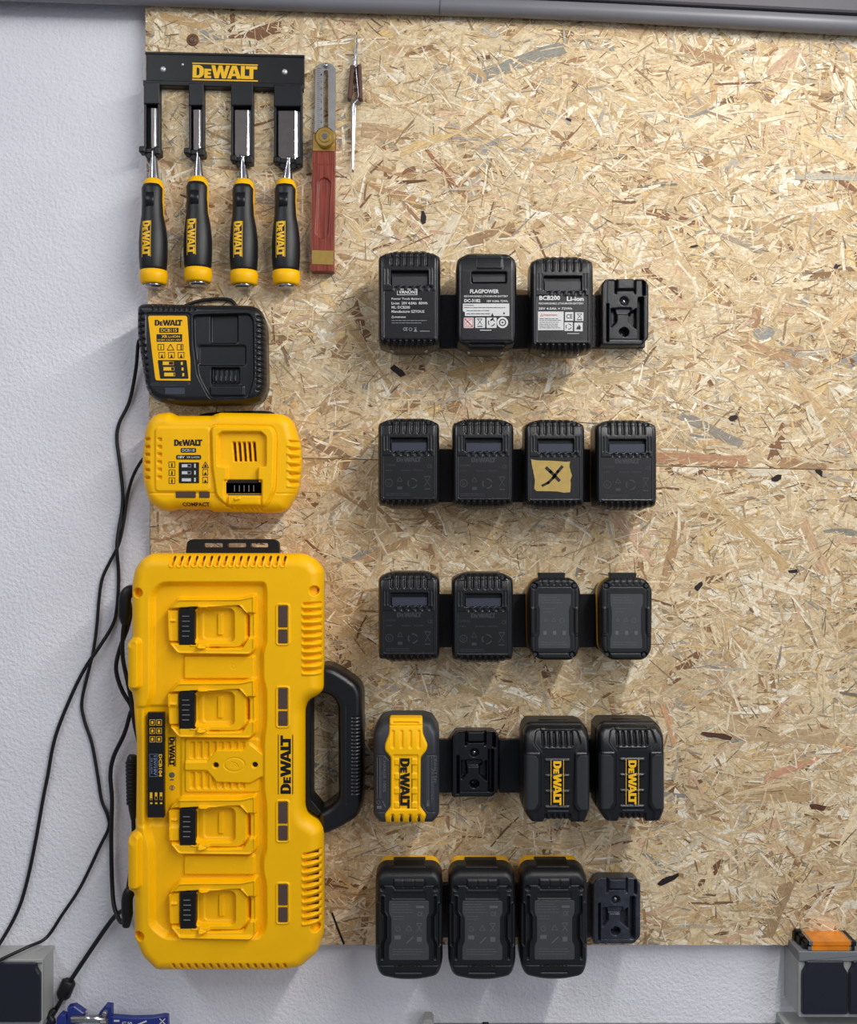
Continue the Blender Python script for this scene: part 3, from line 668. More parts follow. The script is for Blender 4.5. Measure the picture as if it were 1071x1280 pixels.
# ------------------------------------------------------------------ yellow charger
T = thing('battery_charger', 'yellow fast battery charger on the board between the black charger and the four-bay charger', 'charger', 279, 579, 61)
ol = rounded([(186, 527), (196, 517.5), (214, 515.5), (221, 520), (267, 520), (272, 516), (353, 517.5), (366, 527), (374.5, 556), (375.5, 585), (371, 616), (357, 639), (345, 641.5), (267, 640), (262, 637), (222, 637), (214, 639), (201, 637.5), (188, 629), (180.5, 605), (178.5, 578), (182, 540)], 7, 4)
ol = [(535.5+(x-535.5)*(1.017 if x < 270 else 1.008), 640+(y-640)*1.02) for x, y in ol]
def sd2(X, Y): return spoly(X, Y, ol)
def h2(X, Y):
    sd = sd2(X, Y); h = edge(sd, 60, 15, 20)
    h = h+1.8*sst(bb(X, Y, 194, 534, 262, 614, 5), 3)
    h = h-1.2*sst(seg(X, Y, 184, 616.5, 268, 616.5, .8), 1.5)-1.0*sst(seg(X, Y, 345, 617, 372, 617, .7), 1.5)
    for q in range(6):
        h = h-5*sst(bb(X, Y, 180, 547+q*9.7, 186.5, 550.5+q*9.7, 1), 1.4)-3.5*sst(bb(X, Y, 196.8, 547.5+q*9.5, 202, 551.5+q*9.5, 1), 1.2)
        h = h-6*sst(spoly(X, Y, [(360.5, 550.5+q*10.2), (373.5, 550.5+q*10.2), (371, 554.5+q*10.2), (364, 554.5+q*10.2)]), 1.8)+1.6*sst(seg(X, Y, 359.5, 557+q*10.2, 373, 558+q*10.2, 1.2), 1.8)
    dk = spoly(X, Y, rounded([(264.5, 533), (340, 534), (344, 545), (342, 612), (331, 634), (287, 634), (271, 620), (266, 585)], 6, 3))
    h = h+5*sst(dk, 4)-1.2*sst(np.abs(dk-1.8)-.6, 1.4)
    ch = spoly(X, Y, rounded([(273, 544), (278, 540), (327, 540), (333, 546), (333, 583), (323, 584), (323, 602), (284, 602), (284, 583), (273, 583)], 2, 3))
    h = h-7*sst(ch, 2)
    h = h-5*sst(bb(X, Y, 281, 600, 328, 619, 1), 1.6)-3*sst(bb(X, Y, 281.5, 618, 328, 634, 1), 1.6)+3.5*sst(bb(X, Y, 286, 620, 325, 631.5, 1.5), 1.6)
    h = h+2.5*sst(seg(X, Y, 295.5, 624, 299, 623, 1.8), 1.4)
    for q in range(5): h = h-7*sst(spoly(X, Y, [(290+q*6.2, 552.5), (293.4+q*6.2, 552.5), (295+q*6.2, 576.5), (292+q*6.2, 576.5)]), 1.3)
    for q in range(7): h = h-1.8*sst(spoly(X, Y, [(286+q*6, 634), (289+q*6, 634), (291+q*6, 638), (287+q*6, 638)]), 1.2)
    return h
hous = relief(T, 'housing', sd2, h2, (168, 508, 380, 646), .75, 1.5, M['yellow'], draft=4)
s = Solid(T); s.box(281.8, 602, 327.4, 617.4, 48, 60, .6); s.box(284.5, 600.2, 322, 604, 48, 61, .4); s.build('contact_block', M['jet'])
s = Solid(T)
for q in range(5): s.box(292.5+q*6, 606.5, 293.4+q*6, 614.5, 52, 60.9, .2)
s.build('contact_pins', M['dull_steel'])
s = Solid(T); s.box(285, 617.4, 325.5, 619.4, 48, 60.2, .3); s.build('contact_sill', M['grey_plate'])
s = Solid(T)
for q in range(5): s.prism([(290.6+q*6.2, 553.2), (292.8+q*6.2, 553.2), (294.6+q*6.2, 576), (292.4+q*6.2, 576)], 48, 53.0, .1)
s.build('vent_shade', M['maroon_ink_and_shade'])  # dark strips paint the shade inside the vent slots
for x0, x1 in ((219.5, 244.5), (248.8, 261.8)):
    s = Solid(T); s.box(x0, 614.3, x1, 622.3, 52, 61.4, .8, 1.2); s.build('light_lens', M['lens'])
i = Ink(T, 62.2); i.logo(235.5, 553.4, 35, 7.8)
i.rrect(226.2, 560.2, 245.4, 565.8, 1.5); i.rrect(220.5, 568.7, 251.6, 574.4, 1.8); i.rrect(223.8, 578, 249, 604, 1)
for q in range(3):
    i.frame(211.2, 577+q*10, 219.2, 584.6+q*10, .6); i.rect(214.4, 579+q*10, 216, 583.5+q*10)
    (i.tri(257, 581.5, 4.2, .8) if q == 0 else i.frame(253.4, 577+q*9.6, 260.4, 584.8+q*9.6, .6)); i.poly([(255, 583.8+q*9.6), (259, 583.8+q*9.6), (257, 580+q*9.6)])
i.build('label_print', M['black_ink'])
i = Ink(T, 62.4); i.text('DCB118', 235.8, 563, 15.5, 3.4); i.text('18V', 227, 571.5, 8.5, 3.4, bold=.03); i.text('XR Li-ION', 241.5, 571.6, 16, 2.6)
for q in range(3):
    y = 582.2+q*8.8; i.rect(227.3, y-1.6, 234.6+(4 if q == 2 else 0), y+1.6); i.frame(227.3, y-1.9, 239.2, y+1.9, .35); i.rect(243, y-2.6, 245, y+2.4)
i.build('label_lettering', M['white_label'])
def low2(x, y): return float(h2(np.array([x]), np.array([y]))[0])+.5
i = Ink(T, low2); i.text('COMPACT', 244, 630.5, 34, 5, bold=.03); i.build('edge_lettering', M['maroon_ink_and_shade'])
s = Solid(T)
s.tube([(232, 519, 8), (245, 512.5, 5), (285, 510, 4), (320, 509.5, 4), (334, 513, 5), (340, 519, 8)], 2.3); s.build('rear_cable_loop', M['rubber'])

# ------------------------------------------------------------------ big four-bay charger
T = thing('four_bay_charger', 'large yellow four-bay battery charger with black side handle, the tall case at lower left', 'charger', 285, 950, 69)
ol = [(190, 691.5), (379, 691.5), (393, 697), (405, 712), (405, 861), (399, 868), (386, 875), (381.5, 886), (381.5, 1008), (385, 1018), (397, 1025), (405, 1033), (405, 1165),
      (398, 1188), (377, 1206.5), (355, 1210), (197, 1210), (179, 1192), (169, 1168), (168.5, 1113), (162.5, 1111), (161.5, 1106), (161.5, 1046), (163, 1041), (170.5, 1036), (171.5, 960), (171.5, 925), (168.5, 890),
      (167.5, 866), (161.5, 861), (160.5, 803), (163, 798), (166, 797), (166, 730), (169, 712), (178, 698)]
ol = [(535.5+(x-535.5)*1.0145, 640+(y-640)*1.0145) for x, y in ol]
ol = rounded(ol, 5, 3)
def sd3(X, Y): return spoly(X, Y, ol)
BAY = [(0, 0), (0, 104.5), (1, 250), (1.5, 354)]
def h3(X, Y):
    sd = sd3(X, Y); h = edge(sd, 70, 17, 19)
    # grip bumps on the left edge
    for y0, y1 in ((797, 862), (1040, 1111)):
        g = bb(X, Y, 158, y0, 178, y1, 7); h = h+9*sst(g+2, 5)
    pan = spoly(X, Y, rounded([(200, 727), (331, 727), (334, 734), (334, 805), (330, 815), (330, 850), (334, 862), (334, 905), (331, 925), (331, 988), (334, 1006), (334, 1064), (330, 1074), (330, 1090), (334, 1106), (334, 1160), (326, 1174), (205, 1174), (186, 1158), (186, 1060), (178, 1034), (178, 886), (186, 870), (186, 742)], 9, 3))
    h = h-8.5*sst(pan+3, 8)
    h = h-2.2*sst(bb(X, Y, 170, 884, 224, 1034, 3), 5)
    for dx, dy in BAY:
        x, y = X-dx, Y-dy
        bay = spoly(x, y, rounded([(209, 760), (222, 747), (300, 746.5), (320, 742), (320.5, 812), (314, 819.5), (222, 818.5), (210, 804)], 4, 3))
        h = h+9.5*sst(bay+1.2, 3.6)
        h = h+1.6*sst(np.abs(bay+2.6)-1.2, 2)
        cav = spoly(x, y, rounded([(211.5, 761), (240, 759), (255, 758.5), (300, 757), (311, 770), (311, 797), (303, 810), (262, 811), (240, 805), (211.5, 804)], 3, 3))
        h = h-9.0*sst(cav, 1.8)
        ring = bb(x, y, 240, 757.5, 307, 809.5, 14)
        h = h+5.4*sst(ring, 1.6)*sst(240-x, 1.5)
        h = h-6.6*sst(bb(x, y, 243, 761, 292, 803.5, 7), 2.2)
        h = h-1.4*sst(bb(x, y, 252, 764, 288, 800, 5), 2)
        h = h+2.4*sst(bb(x, y, 270, 768, 276.5, 795, 1.5), 1.6)
        h = h-4.8*sst(bb(x, y, 308.5, 766, 319, 797, 2), 1.6)
        h = h+5.6*sst(bb(x, y, 210.5, 763, 223, 802, 1), 1.5)+2.2*sst(bb(x, y, 213, 774.5, 219.5, 777.5, .8), 1.4)
        for yy in (757, 804.5): h = h+4.4*sst(bb(x, y, 248, yy, 260, yy+5.5, .6), 1.4)+1.4*sst(bb(x, y, 238, yy+(2.2 if yy < 780 else -2.2), 249, yy+5+(2.2 if yy < 780 else -2.2), .6), 1.4)
        h = h+2.0*sst(seg(x, y, 301, 758, 308, 768, 1.6), 1.4)+2.0*sst(seg(x, y, 303, 806, 309, 797, 1.6), 1.4)
        h = h-3.0*sst(seg(x, y, 263, 810, 272, 810, .9), 1.0)
    for y0, y1 in ((821, 849), (1071, 1095)):      # plain bridges between bays
        h = h+4.2*sst(bb(X, Y, 229, y0, 317, y1, 2), 2.4)-.5*sst(np.abs(circ(X, Y, 291, y0+13, 2.8))-.3, 1)
    # centre boss with ribs
    h = h+2.6*sst(bb(X, Y, 230, 925, 322, 992, 3), 2.2)
    for q in range(8):
        for y0, y1 in ((929, 949), (967, 987)):
            h = h-3.2*sst(bb(X, Y, 236.5+q*9.0, y0, 241.5+q*9.0, y1, 1), 2.2)*sst(X-310, 1)
    hexp = spoly(X, Y, rounded([(230, 953), (258, 953), (270, 938), (303, 938), (311, 930), (329, 944), (329, 971), (312, 980), (270, 979), (258, 964), (230, 964)], 1.5, 2))
    h = np.where(hexp < 3, h*(1-sst(hexp, 2.4))+(66.8+0*h)*sst(hexp, 2.4), h)
    em = np.hypot((X-292.5)/1.5, Y-956.5)
    h = h-.8*sst(np.abs(em-8.5)-.5, 1.4)
    for r_ in (2.5, 4.8, 7): h = h-.7*sst(np.abs(np.hypot(X-290, Y-961)-r_)-.45, 1.0)*sst(-(X-288), 2)*sst(Y-960, 2)
    for x, y in ((269, 957.5), (318, 957)): h = h-5*sst(circ(X, Y, x, y, 3.4), 1.4)
    # vents
    for q in range(16):
        x = 215.5+q*9.25; h = h-6*sst(seg(X, Y, x+1.2, 697, x-.6, 705.5, 1.5), 1.6)+1.2*sst(np.abs(seg(X, Y, x+1.2, 697, x-.6, 706, 3.0))-.5, 1.2)
        h = h-6*sst(seg(X, Y, x+1, 1206, x+2, 1210.5, 1.5), 1.5)
    for q in range(10):
        y = 755+q*9.25; h = h-4.5*sst(seg(X, Y, 380, y, 399, y-.6, 1.5), 1.5)+1.8*sst(seg(X, Y, 379, y+4.2, 400, y+4, 1.5), 2)
        y = 1067+q*9.25; h = h-4.5*sst(seg(X, Y, 380, y+1, 399, y-3, 1.5), 1.5)+1.8*sst(seg(X, Y, 379, y+5, 400, y+1.5, 1.5), 2)
    # window surrounds
    for y0, y1 in ((757, 804), (860, 907), (1002, 1050), (1105, 1152)):
        h = h+1.5*sst(np.abs(bb(X, Y, 346, y0-1.5, 361, y1+1.5, 3)-.2)-.8, 1.6)
    for x, y in ((392.5, 738.5), (394, 1160)): h = h-9*sst(circ(X, Y, x, y, 5.6), 2)
    for x, y in ((172, 741), (174, 1171)): h = h-10*sst(circ(X, Y, x, y, 5.5), 2)
    return h
relief(T, 'housing', sd3, h3, (150, 688, 407, 1221), .72, 1.5, M['yellow'], draft=5)
for dx, dy in BAY:
    s = Solid(T); s.box(224.3+dx, 760.5+dy, 242.8+dx, 806+dy, 52, 71.6, .6); s.box(236+dx, 758+dy, 243.6+dx, 809+dy, 52, 70.6, .3); cb = s.build('contact_block', M['jet'])
    s = Solid(T)
    for q in range(5): s.box(228.5+dx, 769.5+dy+q*6.2, 237+dx+(q % 2), 770.5+dy+q*6.2, 66, 72.5, .2)
    s.build('contact_pins', M['dull_steel'], cb)
for y0, ym_, y1 in ((757, 785, 804), (860, 887, 907), (1002, 1030, 1050), (1105, 1132, 1152)):
    s = Solid(T); s.box(348, y0, 359.5, ym_-1.2, 62, 71.2, .6, 1); s.build('light_lens', M['lens'])
    s = Solid(T); s.box(348, ym_+1.5, 359.5, y1, 62, 71.2, .6, 1); s.build('light_lens', M['lens'])
i = Ink(T, 70.25); i.logo(357.2, 955.5, 73, 13, -90); i.rect(347.6, 918, 348.5, 992.5); i.rect(365.6, 918, 366.5, 992.5); i.build('logo', M['black_ink'])
s = Solid(T); s.box(184.8, 890.5, 205.2, 1021.5, 64, 70.3, .2); bl_ = s.build('black_label', M['plate'])
i = Ink(T, 70.5)
for q in range(3):
    for x in (187.5, 195.8): i.frame(x, 899+q*10.5, x+6.8, 906.4+q*10.5, .55); i.rect(x+2, 901+q*10.5, x+4.6, 904.6+q*10.5)
i.text('DCB104', 200.9, 956.5, 28, 4.2, 90, .03)
for q in range(3): x = 189.3+q*6.2; i.rect(x-1.3, 990.5, x+1.3, 995+(2.5 if q == 0 else 0)); i.frame(x-1.6, 990, x+1.6, 999.5, .35); i.rect(x-1.2, 1002.5, x+1.6, 1004.6)
i.build('label_lettering', M['yellow_ink'], bl_)
i = Ink(T, 70.5); i.frame(187.3, 942, 197.3, 970.5, .45); i.text('12V/18V', 194.2, 956.5, 25, 3.4, 90, .03); i.text('XR Li-ION', 190, 956.5, 20, 2.3, 90); i.build('label_print', M['blue_ink'], bl_)
i = Ink(T, 70.2)
def p3(x, y): return float(h3(np.array([x]), np.array([y]))[0])+.35
i = Ink(T, p3); i.rect(207.6, 923, 208.3, 961); i.rect(216.6, 923, 217.3, 961); i.logo(212.4, 942, 37, 7, 90); i.build('small_logo', M['black_ink'])
i = Ink(T, p3); i.ring(212.2, 971.5, 3.6, 1.2); i.rect(210.2, 969.5, 214.2, 973.5); i.rect(210, 976.5, 214.5, 978.3); i.ring(212.4, 987.6, 3.2, .7); i.rect(211.6, 985.5, 213.2, 989.8); i.build('small_print', M['grey_ink2'])
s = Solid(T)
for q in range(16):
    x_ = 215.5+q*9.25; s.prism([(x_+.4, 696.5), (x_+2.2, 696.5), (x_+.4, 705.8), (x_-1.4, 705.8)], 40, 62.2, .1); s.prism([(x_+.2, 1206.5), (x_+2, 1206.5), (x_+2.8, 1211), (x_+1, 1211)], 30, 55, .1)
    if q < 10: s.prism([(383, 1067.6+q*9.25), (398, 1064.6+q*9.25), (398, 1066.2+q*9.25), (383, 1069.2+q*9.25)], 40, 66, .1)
s.build('vent_shade', M['maroon_ink_and_shade'])  # slot darkness put in as coloured strips: top, bottom and right vents
for x, y in ((392.5, 738.5),):
    s = Solid(T); s.disc(x, y, 4.3, 50, 58, .8, 20); s.box(x-2.6, y-.6, x+2.6, y+.6, 56, 58.3, .1); s.build('case_screw', M['dull_steel'])
for x, y in ((269, 957.5), (318, 957)):
    s = Solid(T); s.disc(x, y, 2.9, 58, 64, .3, 16); s.build('screw_hole_shade', M['black_ink'])  # black disc stands in for the dark inside the screw hole
# handle
ho = rounded([(398, 834), (412, 836), (430, 846), (447.5, 859), (452, 871), (452.5, 1012), (446, 1028), (425, 1041), (406, 1050), (396, 1049)], 8, 4)
hi = rounded([(370, 874), (402, 871), (414, 876), (420, 887), (420.5, 1003), (411, 1013), (396, 1022), (370, 1022)], 5, 4)
def sdh(X, Y): return np.maximum(spoly(X, Y, ho), -spoly(X, Y, hi))
def hh(X, Y):
    h = edge(sdh(X, Y), 55, 9, 12)
    for q in range(22): h = h-1.4*sst(seg(X, Y, 439, 900+q*4.6, 447.5, 900+q*4.6, .9), 1.2)
    h = h-1.0*sst(np.abs(X-432)-.5, 1.2)*sst(bb(X, Y, 420, 885, 460, 1010), 2)
    return h
relief(T, 'carry_handle', sdh, hh, (380, 830, 456, 1054), .9, 14, M['black'])
s = Solid(T); s.prism(rounded([(380, 878), (386, 876), (386, 1005), (400, 1022), (396, 1026), (384, 1018), (379, 1006)], 2, 2), 14, 52, 1); s.build('handle_inner_frame', M['jet'])
# mounting tab with slots on top
def sdt(X, Y):
    X = 535.5+(X-535.5)/1.026
    a = spoly(X, Y, rounded([(232, 694), (234, 678), (239, 675), (342, 675), (348, 678), (349.5, 694)], 3, 3))
    for x0, x1 in ((254, 278.5), (284, 307.5), (313, 335)): a = np.maximum(a, -bb(X, Y, x0, 680, x1, 685.5, 1.5))
    return a
relief(T, 'mounting_tab', sdt, lambda X, Y: 40+0*X, (222, 673, 348, 698), .8, 30, M['jet'], smooth=False)
# cable hooks on the left
def lo(px, py, d, *r): f = K(d)/K(69); return (535.5+(px-535.5)*f, 640+(py-640)*f, d)+r
s = Solid(T); s.tube([lo(174, 741, 30), lo(163, 739, 34), lo(157, 745, 36), lo(155.5, 760, 36), lo(155.5, 770, 34), lo(156, 780, 33, 4.5)], 8, 14, .8); s.build('cable_hook', M['jet'])
s = Solid(T); s.tube([lo(172, 1112, 30), lo(163, 1114, 34), lo(159, 1124, 36), lo(159, 1142, 36), lo(157.5, 1158, 34, 5)], 7.5, 12, .8); s.build('cable_hook', M['jet'])
s = Solid(T); s.tube([lo(166, 944, 22, 5), lo(165, 952, 22, 7.5), lo(165, 985, 22, 7.2), lo(166, 1010, 22, 5.5), lo(166.5, 1024, 20, 3.2)], 7, 14)
for q in range(12): s.tube([lo(165, 952+q*4.6, 22), lo(165, 954.2+q*4.6, 22)], 8.3-q*.1, 14, 1, 1)
s.build('strain_relief', M['rubber'])

# ------------------------------------------------------------------ cables on the wall
def cable(name, label, pts, r, cat='cable', extra=None):
    xs = [p[0] for p in pts]; ys = [p[1] for p in pts]
    T = thing(name, label, cat, sum(xs)/len(xs), sum(ys)/len(ys), 0, 'charger cables')
    # each point is given where it is seen; bring it to the plane it hangs in
    q = []
    for p in pts:
        d = p[2]; k = K(d); q.append(((p[0]-535.5)*k+535.5, (p[1]-640)*k+640, d)+tuple(p[3:]))
    s = Solid(T); s.tube(q, r, 10); s.build('cord', M['rubber']); return T
wd_ = -14
cable('power_cable', 'thin black cable from the black charger, wavering down the wall to the left socket',
      [(179, 424, 8), (173, 428, 4), (170, 460, -8), (162, 501, wd_), (149, 529, wd_), (146, 549, wd_), (149, 574, wd_), (153, 610, wd_), (153, 633, wd_), (148.5, 661, wd_+4), (146, 684, wd_+5), (148, 712, wd_), (148, 735, wd_), (146, 761, wd_), (140.5, 782, wd_), (122, 812, wd_+4), (110, 829, wd_+4), (94, 859, wd_), (75, 904, wd_), (66, 934, wd_), (60, 968, wd_), (54, 998, wd_), (45, 1049, wd_), (34, 1101, wd_), (22, 1139, wd_), (0, 1179, wd_+2), (-20, 1205, 10), (-45, 1230, 24)], 2.3)
cable('power_cable', 'thin black cable from the yellow fast charger, crossing over and ending behind the left socket',
      [(190, 570, 6), (178.6, 574, 0), (166, 596, -10), (159, 622, wd_), (155, 650, wd_), (148.5, 680, wd_), (137, 703, wd_), (128, 723, wd_), (124, 747, wd_), (121, 782, wd_), (117, 812, wd_), (111, 838, wd_), (102.5, 876, wd_), (105, 899, wd_), (115, 930, wd_), (122, 969, wd_), (127, 1000, wd_), (134, 1018, wd_), (136, 1034, wd_), (125, 1058, wd_), (101, 1108, wd_), (78, 1143, wd_), (58, 1172, wd_+2), (34, 1184, 10), (0, 1200, 24.5), (-40, 1220, 26)], 2.1)
cable('power_cable', 'thick black cable wound round the hooks on the left side of the big charger',
      [(166.5, 1022, 20), (167, 1050, 16), (163, 1090, 18), (160, 1112, 22), (158, 1140, 26), (152, 1153, 20), (143, 1134, 6), (140, 1101, -6), (139, 1045, -8), (140, 1000, -8), (138, 969, -8), (142, 946, -6), (155, 918, 0), (162, 894, 6), (164, 883, 8), (152, 862, 8), (145, 836, 8), (150, 810, 10), (159, 786, 16), (163, 766, 24), (160, 750, 30), (157, 765, 26), (153.5, 794, 18), (153.5, 822, 14), (159, 850, 12), (165, 880, 10), (168, 904, 8), (174, 930, 6), (178, 950, 6)], 2.7)
T4 = cable('power_cable', 'black mains cable with a ferrite block, running down to the socket corner',
      [(158, 1136, 2), (143, 1146, -8), (120, 1178, wd_+2), (85, 1231, wd_+4), (76, 1251, wd_+4), (66, 1269, wd_+4), (50, 1300, wd_+4)], 2.9)
def at0(px, py, d): k = K(d); return ((px-535.5)*k+535.5, (py-640)*k+640, d)
s = Solid(T4); s.tube([at0(87, 1225, -9), at0(86.2, 1227, -9)[:3]+(9.2,), at0(79, 1244, -9)[:3]+(9.2,), at0(78, 1248, -9)], 6.5, 8, .75, 1); s.build('ferrite_block', M['jet'])
s = Solid(T4); s.tube([at0(69, 1262, -6), at0(62, 1270, -2), at0(66, 1278, 0), at0(58, 1284, -4)], 4.2, 10); s.build('cable_knot', M['rubber'])
T = thing('charger_cord', 'black cord curving out over the top edge of the black charger', 'cable', 265, 376, 4, 'charger cables')
s = Solid(T); s.tube([(228, 386, 6), (235, 381, 5), (252, 376, 5), (275, 374, 5), (289, 376, 5), (296, 384, 5)], 2.3); s.build('cord', M['rubber'])

# ------------------------------------------------------------------ battery docks
GD = 'black battery docks on the board'
def dock_parts(T, cx, cy, pl=46.0, mat='dock'):
    """dock whose rail block is centred on cx, cy"""
    s = Solid(T); s.box(cx-pl, cy-26, cx+29.5, cy+41.5, .6, 9, .8, 2); s.build('base_plate', M[mat])
    ol = rounded([(cx-29.5, cy-35), (cx-24, cy-41.5), (cx+23, cy-41.5), (cx+29.5, cy-35), (cx+29.5, cy+32), (cx+21, cy+41.5), (cx-29.5, cy+41.5)], 3, 3)
    sdf = lambda X, Y: spoly(X, Y, ol)
    def h(X, Y):
        x, y = X-cx, Y-cy; h = edge(sdf(X, Y), 28, 2, 2)
        h = h-1.2*sst(bb(x, y, -22, -40, 22, 42, 1), 1.4)                                  # channel between the rails
        for q in (-11.5, 12.5): h = h-5*sst(bb(x, y, q-1, -42, q+1, -23, .3), 1.3)        # latch slots
        h = h-5*sst(bb(x, y, -11, -28.3, 12, -26.6, .3), 1.3)+2.5*sst(bb(x, y, -9.5, -40, 11, -28.5, 1), 1.4)
        h = h-8*sst(bb(x, y, -23, -10, -20.6, 37, .5), 1.4)-12*sst(bb(x, y, 17, -18, 22.8, 34.5, 1), 1.8)-9*sst(bb(x, y, 22, -39, 25, -21, .5), 1.5)
        h = h-9*sst(spoly(x, y, [(-17, -4), (-12, -4), (-10.5, 4), (-10.5, 12), (-17, 19)]), 1.6)
        h = h-9*sst(spoly(x, y, [(5, 2), (14, -4), (14, 21), (5, 13)]), 1.6)
        h = h-3*sst(bb(x, y, -11, -5, 8, 3, 1), 1.8)
        h = h-6*sst(circ(x, y, -1, -14, 5), 1.4)-14*sst(np.hypot((x+1), (y-25)*1.1)-5.6, 1.4)
        h = h-.8*sst(bb(x, y, -20, 34.3, 18, 35.3, 0), 1.2)
        return h
    relief(T, 'rail_block', sdf, h, (cx-31, cy-43, cx+31, cy+43), .8, 8, M[mat])
    s = Solid(T); s.dome(cx-1, cy-14, 3.2, 21, 25); s.disc(cx-1, cy-14, 1.1, 21, 25.4, .1, 6); s.build('mounting_screw', M['steel'])
    s = Solid(T); s.dome(cx-2.5, cy+26, 2.2, 13, 16); s.build('mounting_screw', M['dull_steel'])
Tdock = thing('battery_dock', 'empty black battery dock at the right end of the top row of batteries', 'dock', 781.3, 389.8, 28, GD)
dock_parts(Tdock, 781.3, 389.8, 62)
Tend = None
for lab_, cx, cy in (('empty black battery dock beside the yellow-centred battery', 594.0, 955.3),):
    copy_thing(Tdock, lab_, cx, cy, 28, GD)
Tg = thing('battery_dock', 'empty glossy dark grey battery dock at the right end of the bottom row', 'dock', 771, 1139.5, 28, GD)
dock_parts(Tg, 771, 1139.5, 62, 'gloss')
def base_px(px, df): return 535.5+(px-535.5)*K(df)/K(28)
def base_py(py, df): return 640+(py-640)*K(df)/K(28)
ROWN = ['top row', 'second row', 'third row', 'fourth row', 'bottom row']; POSN = ['leftmost battery', 'second battery', 'third battery', 'fourth battery']
for row, pos, px, py, df in ((0, 0, 511.5, 391, 75), (0, 1, 608, 391, 75), (0, 2, 702.5, 393, 75), (1, 0, 510.5, 589, 75), (1, 1, 604, 589, 75), (1, 2, 693, 592, 75), (1, 3, 783, 592, 75),
                             (2, 0, 511, 776, 75), (2, 1, 603.5, 776, 75), (2, 2, 693, 776, 60), (2, 3, 782, 776, 60), (3, 0, 507, 956, 92), (3, 2, 697, 956, 100), (3, 3, 789, 956, 100),
                             (4, 0, 510.5, 1139.5, 85), (4, 1, 603.5, 1139.5, 85), (4, 2, 693, 1139.5, 85)):
    by = {0: 389.8, 1: 586, 2: 770.5, 3: 955.3, 4: 1139.5}[row]
    lab_ = 'black battery dock behind the '+POSN[pos]+' of the '+ROWN[row]
    if pos == 0 and Tend is None: Tend = thing('battery_dock', lab_, 'dock', base_px(px, df), by, 28, GD); dock_parts(Tend, base_px(px, df), by, 29.5)
    else: copy_thing(Tend if pos == 0 else Tdock, lab_, base_px(px, df), by, 28, GD)

